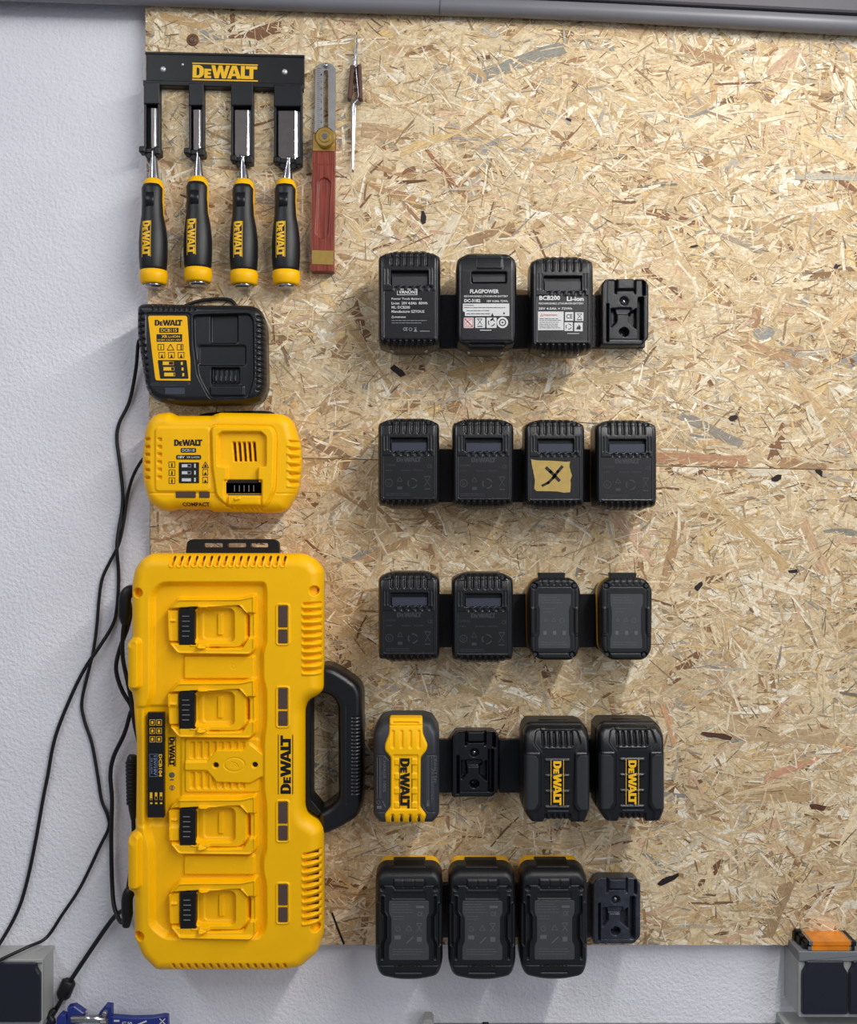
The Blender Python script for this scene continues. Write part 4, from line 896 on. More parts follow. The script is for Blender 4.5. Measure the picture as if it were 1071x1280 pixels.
# ------------------------------------------------------------------ batteries
def pack_standard(T, cx, cy, W, H, variant, D=75, shell='yellow_shell'):
    sx, sy = 77/W, 114/H
    n = lambda X, Y: ((X-cx)*sx+510.5, (Y-cy)*sy+579)
    ol = rounded([(472, 533), (473, 528.5), (482, 524), (492, 521.5), (530, 521.5), (539, 524), (548, 528.5), (549, 533), (549, 618), (548, 631), (536, 634), (531, 636.3), (490, 636.3), (485, 634), (473, 631), (472, 618)], 2.5, 3)
    if variant == 'flag': ol = rounded([(472, 538), (473.5, 530), (486, 523), (537, 523), (547, 530), (549, 538), (549, 618), (546, 628), (536, 631), (533, 636.5), (489, 636.5), (484, 631), (474, 628), (472, 618)], 3, 3)
    def sdf(X, Y): x, y = n(X, Y); return spoly(x, y, ol)
    def h(X, Y):
        x, y = n(X, Y); h = edge(spoly(x, y, ol), D, 5.5, 9)
        t = np.clip((547-y)/25, 0, 1); h = h-7*t*t
        t = np.clip((y-623)/13, 0, 1); h = h-11*t*t
        h = h-.9*sst(np.abs(bb(x, y, 477.5, 530, 543.5, 625, 3))-.5, 1.4)
        if variant != 'flag':
            for q in range(6):                     # vertical grip ribs at the top and along the bottom
                X0 = 489+q*8.6
                h = h-2.6*sst(seg(x, y, X0, 522, X0, 540, 1.5), 2)
                h = h-1.8*sst(seg(x, y, X0+4.3, 566.5, X0+4.3, 567.5, 2), 1.6)
            for q in range(9): h = h-3.4*sst(seg(x, y, 480.5+q*7.5, 626.5, 480.5+q*7.5, 640, 1.6), 2)
            for q in (481, 485, 536, 540): h = h-.9*sst(seg(x, y, q, 545, q, 562, .5), 1.2)
            h = h-7*sst(bb(x, y, 488, 547.5, 534, 563.5, 1), 1.4)
            for x_, y_ in ((485.5, 527), (535.5, 527)): h = h-3*sst(circ(x, y, x_, y_, 3.6), 1.4)
        else:
            h = h-5*sst(bb(x, y, 491.5, 547, 535.5, 559, 1.5), 1.8)+1.2*sst(bb(x, y, 498, 527, 530, 543, 2), 2)
            for q in range(5): h = h-2*sst(circ(x, y, 505+q*4.6, 525.5, 1.1), 1.2)
            h = h-3*sst(seg(x, y, 489, 628, 532, 628, 1.2), 2)
        if variant != 'flag': h = h-.7*sst(bb(x, y, 479, 569.5, 542, 622.5, 1), 1.2)
        return h
    relief(T, 'body', sdf, h, (cx-W/2-2, cy-H/2-3, cx+W/2+2, cy+H/2+3), .75, 38, M['black'])
    relief(T, 'rear_shell', lambda X, Y: sdf(X, Y)+1.0, lambda X, Y: 40+0*X, (cx-W/2-2, cy-H/2-3, cx+W/2+2, cy+H/2+3), 3, 28.5, M[shell], smooth=False)
    inv = lambda x, y: ((x-510.5)/sx+cx, (y-579)/sy+cy)
    # slanted slate window with a scalloped lower edge
    x0, y0 = inv(489, 553); x1, y1 = inv(533.5, 563)
    if variant == 'flag': x0, y0 = inv(493, 551.5); x1, y1 = inv(534, 557.5)
    s = Solid(T); pts = [(x0, y0), (x1, y0), (x1, y1)]
    nS = 5
    for q in range(nS*4, -1, -1):
        t = q/(nS*4); pts.append((x0+(x1-x0)*t, y1+(1.2 if variant != 'flag' else 0)*abs(sin(t*nS*pi))))
    s.prism(pts, D-9, D-3.2, .2); s.build('gauge_window', M['window' if shell != 'jet' and variant != 'dark' else 'soot'])
    for x_, y_ in ((489, 634.6), (531, 634.6))+(((485.5, 527), (535.5, 527)) if variant != 'flag' else ()):
        a, b = inv(x_, y_); s = Solid(T); s.disc(a, b, 2.3, D-24 if y_ > 600 else D-10, (D-15 if y_ > 600 else D-8), .5, 14); s.build('case_screw', M['dull_steel' if y_ > 600 else 'soot'])
    return inv
GB = 'black battery packs clipped to the docks'
DD = 75
# faint printed face for the usual black pack
def faint_print(T, inv):
    def R(ink, x0, y0, x1, y1): a = inv(x0, y0); b = inv(x1, y1); ink.rect(*a, *b)
    s = Solid(T); a = inv(479.6, 570); b = inv(541.4, 622); s.box(*a, *b, DD-2, DD-.35, .15, 1); s.build('face_label', M['plate'])
    i = Ink(T, DD-.15); c = inv(511, 573.8); i.logo(c[0], c[1]+.7, 31, 6)
    c = inv(487, 581.3); i.text('DCB182', c[0]+1, c[1], 13, 2.6); c = inv(486, 588); i.text('18V', c[0], c[1], 8, 2)
    c = inv(511, 588); i.text('4.0Ah  72Wh', c[0]+4, c[1], 28, 2); c = inv(537, 583); i.text('CE', c[0], c[1], 6, 4.5)
    c = inv(485, 603.5); i.ring(c[0]+1, c[1], 5, .9); i.text('Li', c[0]+1, c[1], 3, 4)
    c = inv(499.5, 599); i.tri(c[0], c[1], 3.2, .8); c = inv(499.5, 610); i.rect(c[0]-3, c[1]-1.8, c[0]+3, c[1]+1.8)
    for a0 in (0.3, 2.4, 4.5): c = inv(515.5, 604); i.ring(c[0], c[1], 6.5, 1.6, 6, a0, a0+1.4)
    c = inv(534, 602); i.bar(c[0]-3.5, c[1]-6, c[0]+3.5, c[1]+6, .8); i.bar(c[0]+3.5, c[1]-6, c[0]-3.5, c[1]+6, .8); i.rect(c[0]-4, c[1]-7, c[0]+4, c[1]-5.6)
    i.rect(c[0]-3.5, c[1]+8.5, c[0]+3.5, c[1]+10)
    c = inv(482, 617.5); i.lines(c[0], c[0]+32, c[1]-1, 2, 2.2, .7, .1, 5); i.build('faint_print', M['grey_ink'])
T = thing('battery_pack', 'black battery pack at the left end of the second row, dark printed face', 'battery', 510.5, 579, DD, GB)
inv = pack_standard(T, 510.5, 579, 77, 114, 'std'); faint_print(T, inv); TP = T
for lab_, cx, cy in (('black battery pack second in the second row, just before the taped one', 604, 579.5), ('black battery pack at the right end of the second row, right of the taped one', 783.5, 581),
                     ('black battery pack at the left end of the third row with slate window strip', 511, 773), ('black battery pack second in the third row, beside a small compact battery', 603.5, 774)):
    copy_thing(TP, lab_, cx, cy, DD, GB)
T = thing('battery_pack', 'black battery pack with torn tape marked with an X, second row', 'battery', 694, 580.5, DD, GB)
inv = pack_standard(T, 694, 580.5, 75.5, 114, 'std')
s = Solid(T); a = inv(479.6, 570); b = inv(541.4, 622); s.box(*a, *b, DD-2, DD-.35, .15, 1); s.build('face_label', M['plate'])
s = Solid(T); s.prism([(663.5, 574.2), (672, 575.5), (690, 576), (708, 577.4), (712.6, 576.6), (711.5, 582), (713.2, 590), (714.8, 594.5), (712.8, 600), (713.4, 606), (712.4, 615.4), (705, 616), (697, 614.4), (680, 614), (670.5, 614), (667.6, 611), (668.5, 600), (665.8, 587)], DD-.3, DD+.25, .08); tp = s.build('masking_tape', M['tape'])
i = Ink(T, DD+.45)
for pts in ([(682, 584), (688, 589.5), (693.5, 595), (699.5, 601.5)],):
    for q in range(len(pts)-1): i.bar(*pts[q], *pts[q+1], 3.9)
pts = [(703.2, 582.6), (697, 589.5), (691.5, 597), (685, 603.5), (677, 607.3)]
for q in range(len(pts)-1): i.bar(*pts[q], *pts[q+1], 3.7-(.2*q))
for p in pts[1:-1]+[(688, 589.5), (693.5, 595)]: i.ring(p[0], p[1], 1.8, 1.79, 10)
i.build('marker_cross', M['marker'], tp)

# top row: three packs with different printed faces
T = thing('battery_pack', 'black battery pack with small white lettering, left end of the top row', 'battery', 511.5, 373.5, DD, GB)
inv = pack_standard(T, 511.5, 373.5, 78, 126, 'std', shell='jet')
i = Ink(T, DD-.5); i.frame(496.2, 361, 521.5, 368.6, .55); i.text('VANON', 508.3, 364.8, 20, 4.6, bold=.02); i.rect(519.6, 362.3, 520.5, 367.3)
for j, (t, w_) in enumerate((('Power Tools Battery', 38), ('Li-ion  20V 4.0Ah  80Wh', 45), ('ML: DCB200', 23), ('Manufacture: SZYOUS', 41))): i.text(t, 489.3+w_/2, 373.6+j*5.2, w_, 3.3, bold=.012)
i.tri(490.8, 396, 1.5, .4); i.text('WARNING', 500, 396.3, 14, 2); i.build('face_lettering', M['white_ink'])
i = Ink(T, DD-.5); i.lines(489.5, 536, 400.2, 2, 3, .7, .25, 3); i.text('CE', 506.5, 411.3, 5.5, 4.2, bold=.03); i.ring(513, 411.5, 2.2, .7); i.rect(517.5, 409.4, 521, 410); i.poly([(517.5, 413.6), (521, 413.6), (519.2, 410.2)]); i.rect(517.2, 413.8, 521.4, 414.5)
i.rect(525, 413.4, 537, 414.3); i.build('small_print', M['label_ink'])
T = thing('battery_pack', 'black battery pack with white warning panel and four symbols, second in the top row', 'battery', 608.3, 375.5, DD, GB)
inv = pack_standard(T, 608.3, 375.5, 76, 126, 'flag', shell='jet')
i = Ink(T, DD+.15); i.text('FLAGPOWER', 605.5, 364.2, 36, 5, bold=.03); i.text('RECHARGEABLE LITHIUM-ION BATTERY', 607.5, 370.3, 55, 2.3); i.text('DC-3182', 590.3, 375.8, 20, 4, bold=.03); i.text('18V 4.0Ah 72Wh', 621.5, 376.4, 26, 2.8); i.build('face_lettering', M['white_ink'])
i = Ink(T, DD+.2); i.poly([(578.5, 379.5), (636.5, 379.5), (636.5, 395), (617, 395), (615.5, 391), (613.5, 395), (581, 395), (581, 390), (578.5, 389)])
for q in range(3): i.rrect(579.5+q*14.3, 397, 592+q*14.3, 410, 1.2)
i.ring(628, 403.2, 7, 2.4, 20); i.ring(628, 403.2, 3.2, 2.0, 12); i.rect(600, 412.3, 614, 413.2); i.build('white_panel', M['white_label'])
i = Ink(T, DD+.35); i.text('WARNING', 586, 381.8, 12, 1.7); i.lines(580, 634, 384.2, 1, 2, .8, .05, 2); i.lines(583, 612, 388, 1, 2, .8, .1, 3); i.lines(583, 615, 391.8, 1, 2, .9, .1, 5); i.rect(629, 390.5, 630.8, 393)
i.bar(596.8, 399, 602.4, 406, .7); i.bar(602.4, 399, 596.8, 406, .7); i.rect(596.3, 398.4, 603, 399.2); i.rect(596.5, 407.4, 603, 408.6)
for a0 in (0.3, 2.4, 4.5): i.ring(614.3, 403.4, 4.6, 1.2, 5, a0, a0+1.4)
i.bar(616.5, 397.5, 613, 401, 2); i.build('panel_print', M['black_ink'])
i = Ink(T, DD+.35); i.frame(580.4, 398, 591, 409, .6); i.bar(580.8, 398.3, 590.6, 408.6, 1); i.ring(584.5, 405, 2.6, .7); i.bar(583, 402, 589, 399.5, .7); i.build('red_print', M['red_ink'])
T = thing('battery_pack', 'black battery pack with white and red sticker, third in the top row', 'battery', 703, 379.5, DD, GB)
inv = pack_standard(T, 703, 379.5, 79, 124, 'dark')
i = Ink(T, DD-.4); i.text('BCB200', 687, 372.3, 26, 5.6, bold=.03); i.text('Li-ion', 719, 373.4, 21, 5.6, bold=.03); i.text('20V 4.0Ah = 72Wh', 694, 385.6, 42, 3, bold=.015); i.text('RECHARGEABLE LITHIUM-ION BATTERY', 701.5, 379.2, 56, 2.4); i.build('face_lettering', M['white_ink'])
i = Ink(T, DD-.35); i.rect(672.4, 389.3, 704.4, 412.6)
for x, y in ((706.3, 390), (718.8, 390.3), (705.5, 402.8), (717.8, 403.2)): i.rect(x, y, x+10.4, y+10.8)
i.rect(709, 416.5, 724, 417.2); i.build('white_sticker', M['white_label'])
i = Ink(T, DD-.2); i.lines(674.5, 698, 398, 1, 2, .8, .1, 1); i.lines(674.3, 702.5, 400.2, 5, 2.3, .75, .2, 4); i.text('CE', 711.5, 395.4, 7.6, 5.6, bold=.02)
i.bar(721.5, 392.5, 727, 398.5, .7); i.bar(727, 392.5, 721.5, 398.5, .7); i.rect(721, 399, 727.5, 400.2); i.rect(721, 391.8, 727.6, 392.4)
for a0 in (0.3, 2.4, 4.5): i.ring(710.7, 408.2, 3.8, 1, 5, a0, a0+1.5)
i.poly([(720, 411.5), (722, 407), (723, 408.5), (723.3, 404.8), (726, 409), (725.4, 412)]); i.build('sticker_print', M['black_ink'])
i = Ink(T, DD-.2); i.tri(677, 393.8, 1.8, .5); i.text('Important', 688, 393.8, 17, 3, bold=.02); i.build('red_print', M['red_ink'])

# third row, right: two compact packs
def pack_compact(T, cx, cy):
    D = 60; W, H = 66.5, 103
    ol = rounded([(cx-33.2, cy-39), (cx-23, cy-51.5), (cx+24, cy-51.5), (cx+33.2, cy-39), (cx+32.4, cy+39), (cx+24, cy+51.5), (cx-20, cy+51.5), (cx-32, cy+39)], 9, 5)
    sdf = lambda X, Y: spoly(X, Y, ol)
    def h(X, Y):
        x, y = X-cx, Y-cy; h = edge(sdf(X, Y), D, 5, 7)
        h = h-.9*sst(np.abs(bb(x, y, -25, -41, 25, 42, 6))-.4, 1.3)
        for q in (-1, 1): h = h+1.2*sst(bb(x, y, q*27.5-2.6, -15, q*27.5+2.6, 20, 1.5), 1.6)-1.4*sst(seg(x, y, q*24, -13, q*24, 17, .6), 1.4)
        for x_, y_ in ((-25, -42), (25, -42), (-24, 44), (22, 44)): h = h-3*sst(circ(x, y, x_, y_, 3.6), 1.5)
        for q in range(5): h = h-1.4*sst(seg(x, y, -16+q*8, -50, -16+q*8, -44, .8), 1.4)
        for q in (-1, 1): h = h-.8*sst(seg(x, y, q*24, 18.5, q*32, 18.5, .5), 1.2)
        return h
    relief(T, 'body', sdf, h, (cx-36, cy-54, cx+36, cy+54), .75, 40, M['black_rough'])
    relief(T, 'rear_shell', lambda X, Y: sdf(X, Y)+.3, lambda X, Y: 41+0*X, (cx-36, cy-54, cx+36, cy+54), 3, 28.5, M['yellow_shell'], smooth=False)
    s = Solid(T); s.prism([(cx-19, cy-57.5), (cx+15, cy-57.5), (cx+14, cy-49), (cx-18, cy-49)], 38, 50, .8); s.build('release_tab', M['jet'])
    pl = [(cx-20.5, cy-32), (cx+20.5, cy-32), (cx+20.5, cy-19), (cx+18, cy-13), (cx+18, cy+17), (cx+19.5, cy+24), (cx+19.5, cy+36), (cx-20.5, cy+36), (cx-20.5, cy+24), (cx-18.5, cy+17), (cx-18.5, cy-13), (cx-20.5, cy-19)]
    s = Solid(T); s.prism(rounded(pl, 1.5, 2), D-2, D+.4, .2); lb = s.build('hourglass_label', M['grey_plate'])
    i = Ink(T, D+.6); i.lines(cx-17, cx+15, cy-28, 3, 3.2, .6, .4, 2); i.lines(cx-15, cx+2, cy-14, 2, 4, .6, .3, 4); i.tri(cx-1, cy, 2.6, .5); i.tri(cx-11, cy, 2, .5); i.ring(cx+9, cy+1, 3, .5)
    for q in range(3): i.rect(cx-14+q*12, cy+14, cx-10+q*12, cy+19)
    i.lines(cx-17, cx+16, cy+28, 2, 3, .6, .1, 6); i.build('label_print', M['grey_ink2'], lb)
    for x_, y_ in ((-25, -42), (25, -42), (-24, 44), (22, 44)):
        s = Solid(T); s.disc(cx+x_, cy+y_, 2.5, D-8, D-1.6, .5, 14); s.disc(cx+x_, cy+y_, 1, D-3, D-1.4, .1, 6); s.build('case_screw', M['charcoal'])
T = thing('battery_pack', 'small compact black battery with grey label, left one of two in the third row', 'battery', 693, 774.5, 60, 'compact batteries')
pack_compact(T, 693, 774.5)
copy_thing(T, 'small compact black battery with grey label at the right end of the third row', 783, 774.5, 60, 'compact batteries')

# fourth row: yellow-centred pack
T = thing('battery_pack', 'large grey battery pack with bright yellow centre at the left end of the fourth row', 'battery', 507, 965, 92)
cx, cy, D = 507, 965, 92
olD = rounded([(466, 918), (475, 903), (486, 899.5), (530, 899.5), (541, 903), (549.2, 917), (549.2, 1022), (541, 1031), (474, 1031), (466, 1022)], 4, 4)
sdD = lambda X, Y: spoly(X, Y, olD)
def hD(X, Y):
    h = edge(sdD(X, Y), D, 9, 14); t = np.clip((936-Y)/36, 0, 1); h = h-9*t*t
    h = h-1.2*sst(np.abs(np.minimum(spoly(X, Y, [(468, 944), (481, 944), (487, 951), (487, 1004), (480, 1015), (468, 1015)]), spoly(X, Y, [(546, 944), (533, 944), (528, 951), (528, 1004), (534, 1015), (546, 1015)])))-.4, 1.4)
    return h
relief(T, 'body', sdD, hD, (464, 897, 552, 1034), .75, 40, M['charcoal'])
relief(T, 'rear_shell', lambda X, Y: sdD(X, Y)+9, lambda X, Y: 41+0*X, (464, 897, 552, 1034), 3, 28.5, M['jet'], smooth=False)
yc = rounded([(486.5, 899), (528, 899), (528.5, 917), (534.5, 931), (533, 938), (525.8, 947), (525.3, 1008), (532.8, 1018), (530.5, 1030.5), (482, 1030.5), (480.5, 1018), (488, 1008), (488.3, 947), (481, 938), (480.8, 931), (486, 917)], 2.5, 3)
sdY = lambda X, Y: spoly(X, Y, yc)
def hY(X, Y):
    h = edge(sdY(X, Y), D+3, 3, 3); t = np.clip((936-Y)/36, 0, 1); h = h-9*t*t
    t = np.clip((Y-1016)/15, 0, 1); h = h-7*t*t
    h = h-1.6*sst(bb(X, Y, 491.5, 943, 522.5, 1011, 1.5), 1.8)
    for q in range(4): h = h-2.6*sst(seg(X, Y, 491+q*10.8, 915, 491+q*10.8, 933, 1.2), 3.6)
    for q in range(4): h = h-3*sst(seg(X, Y, 490.5+q*11, 1019, 490.5+q*11, 1033, 1.6), 3.4)
    for q in range(4):
        y0 = 950+q*18-2; h = h+1.3*sst(bb(X, Y, 493, y0, 521, y0+7.5, 1), 1.8)*(1-sst(bb(X, Y, 499, 944, 514.5, 1012), 1))
    h = h-2.4*sst(seg(X, Y, 492, 904.6, 522, 904.6, .9), 1.4)-1.6*sst(seg(X, Y, 487, 907.4, 527, 907.4, .5), 1.2)
    return h
relief(T, 'yellow_centre', sdY, hY, (479, 897, 537, 1033), .7, 70, M['yellow'])
i = Ink(T, D+2.2); i.logo(506.2, 978.5, 62.5, 11.6, 90); i.build('logo', M['black_ink'])
i = Ink(T, D+2.1); i.rect(498.9, 947, 499.7, 1009.5); i.rect(514.6, 947, 515.4, 1009.5); i.build('logo_border', M['maroon_ink_and_shade'])
i = Ink(T, D+.3)
i.text('CHARGE 100%', 480.5, 968, 44, 4, 90)
for x in (471.5, 474.5, 476): i.bar(x, 947, x, 998, .55)
i.ring(473, 1003, 2.5, .7); i.rect(471, 1007, 477, 1011); i.bar(478, 1001, 482, 1009, 1.2)
i.build('side_print', M['grey_ink2'])
i = Ink(T, D+.3)
i.text('DEWALT 54V', 543.8, 962, 34, 3.6, 90)
for x in (533.8, 535.6, 539.6): i.bar(x, 946, x, 1004, .5)
i.text('XR FLEXVOLT', 540.3, 980, 40, 2.8, 90); i.rect(533, 1000, 536.5, 1008); i.build('side_print', M['grey_ink2'])

# fourth row: two all-black large packs
def pack_large(T, cx, cy):
    D = 100
    ol = rounded([(cx-41.3, cy-50), (cx-36, cy-57), (cx+34, cy-57), (cx+41, cy-47), (cx+41, cy+48), (cx+35, cy+62), (cx+17, cy+62), (cx+15, cy+59.5), (cx-15, cy+59.5), (cx-17, cy+62), (cx-32, cy+62), (cx-41.3, cy+49)], 3.5, 3)
    sdf = lambda X, Y: spoly(X, Y, ol)
    cen = rounded([(cx-26, cy-52), (cx-13, cy-56), (cx+17, cy-56), (cx+26, cy-52), (cx+30, cy-38), (cx+22, cy-26), (cx+20, cy+40), (cx+27, cy+48), (cx+27, cy+60), (cx-27, cy+60), (cx-28, cy+48), (cx-20, cy+40), (cx-20, cy-26), (cx-29, cy-38)], 2, 2)
    def h(X, Y):
        x, y = X-cx, Y-cy; h = edge(sdf(X, Y), D, 6, 9); t = np.clip((-y-26)/31, 0, 1); h = h-9*t*t
        c = spoly(X, Y, cen); h = h-2.2*sst(c, 2.4)
        h = h+1.1*sst(np.abs(np.abs(x)-31)-9, 1.5)*sst(np.abs(y-10)-36, 1.5)
        for q in range(6): h = h-3.2*sst(seg(x, y, -17.5+q*7.2, -49, -17.5+q*7.2+(-1 if q < 3 else 1)*0, -35, 1.4), 2)
        h = h+2.4*sst(bb(x, y, -20, -57, 22, -52.5, .5), 1.6)
        for q in range(5): h = h+1.6*sst(bb(x, y, -15, -18+q*19.6, 15, -15.2+q*19.6, .4), 1.4)
        for q in range(5): h = h-2.6*sst(seg(x, y, -14+q*7.4, 52, -14+q*7.4, 62, 1.5), 2.2)
        h = h+1.8*sst(bb(x, y, -18, -32.6, 18, -31.2, .5), 1.2)
        return h
    relief(T, 'body', sdf, h, (cx-43, cy-59, cx+43, cy+64), .72, 58, M['black'])
    for q in (-1, 1):                                   # dark grey side panels
        P = rounded([(cx+q*44, cy-25), (cx+q*27, cy-25), (cx+q*22.5, cy-19), (cx+q*22.5, cy+37), (cx+q*28, cy+46), (cx+q*44, cy+46)], 2, 3)
        sp_ = lambda X, Y, P=P: np.maximum(spoly(X, Y, P), sdf(X, Y)+.2)
        relief(T, 'side_panel', sp_, lambda X, Y, sp_=sp_: edge(sdf(X, Y), D+1.2, 6, 8)-1.0*(1-sst(sp_(X, Y)+1.2, 1.6)), (cx-44 if q < 0 else cx+20, cy-27, cx-20 if q < 0 else cx+44, cy+48), .75, D-12, M['soot'])
    ol2 = rounded([(cx-42, cy-50), (cx-34, cy-59.5), (cx+34, cy-59.5), (cx+42, cy-50), (cx+42, cy+48), (cx+35, cy+60), (cx-32, cy+60), (cx-42, cy+49)], 4, 3)
    sd_ = lambda X, Y: spoly(X, Y, ol2)
    relief(T, 'lower_case', sd_, lambda X, Y: edge(sd_(X, Y), 80, 4, 5), (cx-44, cy-65, cx+44, cy+63), 1.2, 46, M['black_rough'])
    relief(T, 'rear_shell', lambda X, Y: sd_(X, Y)+3, lambda X, Y: edge(sd_(X, Y)+3, 50, 2, 2), (cx-44, cy-65, cx+44, cy+63), 2, 28.5, M['jet'], smooth=False)
    s = Solid(T); s.tube([(cx-24, cy-55, 64), (cx-18, cy-58.5, 64), (cx+18, cy-58.5, 64), (cx+24, cy-55, 64)], 2.2, 10, 2.2, 1); s.build('release_latch', M['black'])
    i = Ink(T, D+.2); i.logo(cx-.2, cy+11.3, 55, 10, 90); i.rect(cx-8.4, cy-18, cx-7.7, cy+39); i.rect(cx+7.2, cy-18, cx+7.9, cy+39); i.build('logo', M['yellow_ink'])
    i = Ink(T, D+1.6); i.lines(cx-37, cx-26, cy+16, 5, 4.5, .5, .5, 8); i.build('side_print', M['grey_ink'])
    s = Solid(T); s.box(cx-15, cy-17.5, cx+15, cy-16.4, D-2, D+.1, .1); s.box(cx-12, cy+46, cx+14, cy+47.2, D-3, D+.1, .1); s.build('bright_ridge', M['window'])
T = thing('battery_pack', 'large black battery with yellow lettering beside the empty dock in the fourth row', 'battery', 696.7, 967.5, 100, 'large black batteries')
pack_large(T, 696.7, 967.5)
copy_thing(T, 'large black battery with yellow lettering at the right end of the fourth row', 790.5, 966.5, 100, 'large black batteries')

# bottom row: three tall packs
def pack_tall(T, cx, cy):
    D = 85
    ol = rounded([(cx-42.3, cy-54), (cx-34, cy-63.5), (cx+33, cy-63.5), (cx+42, cy-54), (cx+42.5, cy+55), (cx+37, cy+71), (cx+12, cy+76), (cx-12, cy+76), (cx-37, cy+71), (cx-42.5, cy+55)], 8, 5)
    sdf = lambda X, Y: spoly(X, Y, ol)
    def h(X, Y):
        x, y = X-cx, Y-cy; h = edge(sdf(X, Y), D, 8, 12)
        t = np.clip((-y-48)/16, 0, 1); h = h-5*t*t
        h = h-1.4*sst(np.abs(spoly(x, y, [(-36, -45), (-19, -45), (-17, -40), (17, -40), (19, -45), (36, -45), (37, -30), (37, 55), (-37, 55), (-37, -30)]))-.4, 1.6)
        for q in (-1, 1):
            for pts, r_, am in (([(33, -30), (33, -12), (29.5, -6), (29.5, 20), (33, 28), (33, 46)], 1.1, 1.9), ([(38.5, -20), (38.5, 30)], 1.2, 1.3)):
                m_ = np.full(X.shape, 1e9)
                for j in range(len(pts)-1): m_ = np.minimum(m_, seg(x*q, y, *pts[j], *pts[j+1], r_))
                h = h-1.5*am*sst(m_, 1.8)+1.2*sst(np.abs(m_-1.6)-.5, 1.4)
            h = h-3*sst(circ(x, y, q*33.3, -41, 3), 1.5)
        for q in (-19.5, -6.5, 6.5, 19.5): h = h-1.3*sst(seg(x, y, q, -51.5, q, -43, .6), 1.4)
        h = h+1.4*sst(bb(x, y, -19, -52, 19, -44, 1.5), 1.8)
        h = h-1*sst(bb(x, y, -21, -36, 21, -28, 1), 1.5)
        h = h-1.2*sst(seg(x, y, -16, 64, 16, 64, .8), 1.4)
        return h
    relief(T, 'body', sdf, h, (cx-45, cy-66, cx+45, cy+78), .75, 50, M['black_rough'])
    relief(T, 'rear_shell', lambda X, Y: sdf(X, Y)+2.6, lambda X, Y: edge(sdf(X, Y)+2.6, 51, 2, 3), (cx-45, cy-66, cx+45, cy+78), 2, 28.5, M['yellow'])
    s = Solid(T); s.prism(rounded([(cx-21, cy-63.5), (cx+21, cy-63.5), (cx+19, cy-54), (cx-19, cy-54)], 1.5, 2), 40, 74, 1.2); s.box(cx-18, cy-61.5, cx+18, cy-59.8, 70, 75.5, .4); s.build('release_latch', M['jet'])
    pl = [(cx-25, cy-26), (cx+25, cy-26), (cx+25, cy-10), (cx+22, cy-5), (cx+22, cy+25), (cx+25, cy+31), (cx+25, cy+48), (cx-25, cy+48), (cx-25, cy+31), (cx-22, cy+25), (cx-22, cy-5), (cx-25, cy-10)]
    s = Solid(T); s.prism(rounded(pl, 2.5, 3), D-3, D+.4, .3); lb = s.build('hourglass_label', M['grey_plate'])
    i = Ink(T, D+.55); i.lines(cx-22, cx+8, cy-22, 4, 3.3, .7, .3, 2); i.lines(cx-20, cx-4, cy-7, 2, 3.4, .7, .2, 5); i.tri(cx, cy+8, 3.6, .7); i.ring(cx-14, cy+9, 3.2, .6); i.rect(cx+9, cy-20, cx+19, cy-17); i.text('CE', cx+14, cy-10, 7, 5)
    i.bar(cx+10, cy+3, cx+16, cy+12, .8); i.bar(cx+16, cy+3, cx+10, cy+12, .8); i.rect(cx+9.5, cy+1.5, cx+16.5, cy+2.6); i.rect(cx-18, cy+17, cx-10, cy+22)
    i.bar(cx-3, cy+27, cx+5, cy+19, 1.4); i.rect(cx+10, cy+19, cx+16, cy+25); i.lines(cx-20, cx+19, cy+34, 3, 3.2, .7, .15, 9); i.build('label_print', M['grey_ink2'], lb)
    i = Ink(T, D+.15); i.logo(cx, cy+56, 36, 6); i.build('logo', M['black_ink'])
    for q in (-1, 1):
        s = Solid(T); s.disc(cx+q*33.3, cy-41, 2, D-9, D-2.4, .3, 12); s.build('case_screw', M['jet'])
GT = 'tall black batteries in the bottom row'
T = thing('battery_pack', 'tall black battery with grey label at the left end of the bottom row', 'battery', 511, 1152, 85, GT)
pack_tall(T, 511, 1152)
copy_thing(T, 'tall black battery with grey label, middle one of three in the bottom row', 602.8, 1152, 85, GT)
copy_thing(T, 'tall black battery with grey label beside the empty dock in the bottom row', 693, 1151.5, 85, GT)

# ------------------------------------------------------------------ rail and housing above the boards
T = thing('overhead_rail', 'long grey painted rail tube running across the top edge, sloping down to the right', 'rail', 700, 10, 20)
def at(px, py, d): k = K(d)/K(20); return ((px-535.5)*k+535.5, (py-640)*k+640, d)
def railpt(x, y, d, r): return (x, y, d, r)
s = Solid(T); s.tube([(-420, -28, 12, 10.3), (181, -8.5, 12, 10.3), (380, -1, 12, 10.3), (700, 9, 12, 10.5), (1071, 29, 13, 11), (1340, 43, 13, 11)], 10, 24, 1.0, 8); s.build('tube', M['pipe'])
s = Solid(T); s.tube([(549.5, 4.2, 12, 10.8), (551, 4.25, 12, 10.8)], 10.8, 24, 1, 1); s.build('joint_sleeve', M['pipe_dark'])
T = thing('shutter_housing', 'dark grey housing above the rail tube along the top edge', 'housing', 640, -60, 20)
s = Solid(T); s.prism([(-400, -39), (181, -20), (380, -12.5), (700, -2.5), (1071, 16), (1340, 31), (1340, -180), (-400, -180)], 2.2, 22, 2); s.build('cover', M['pipe_dark'])

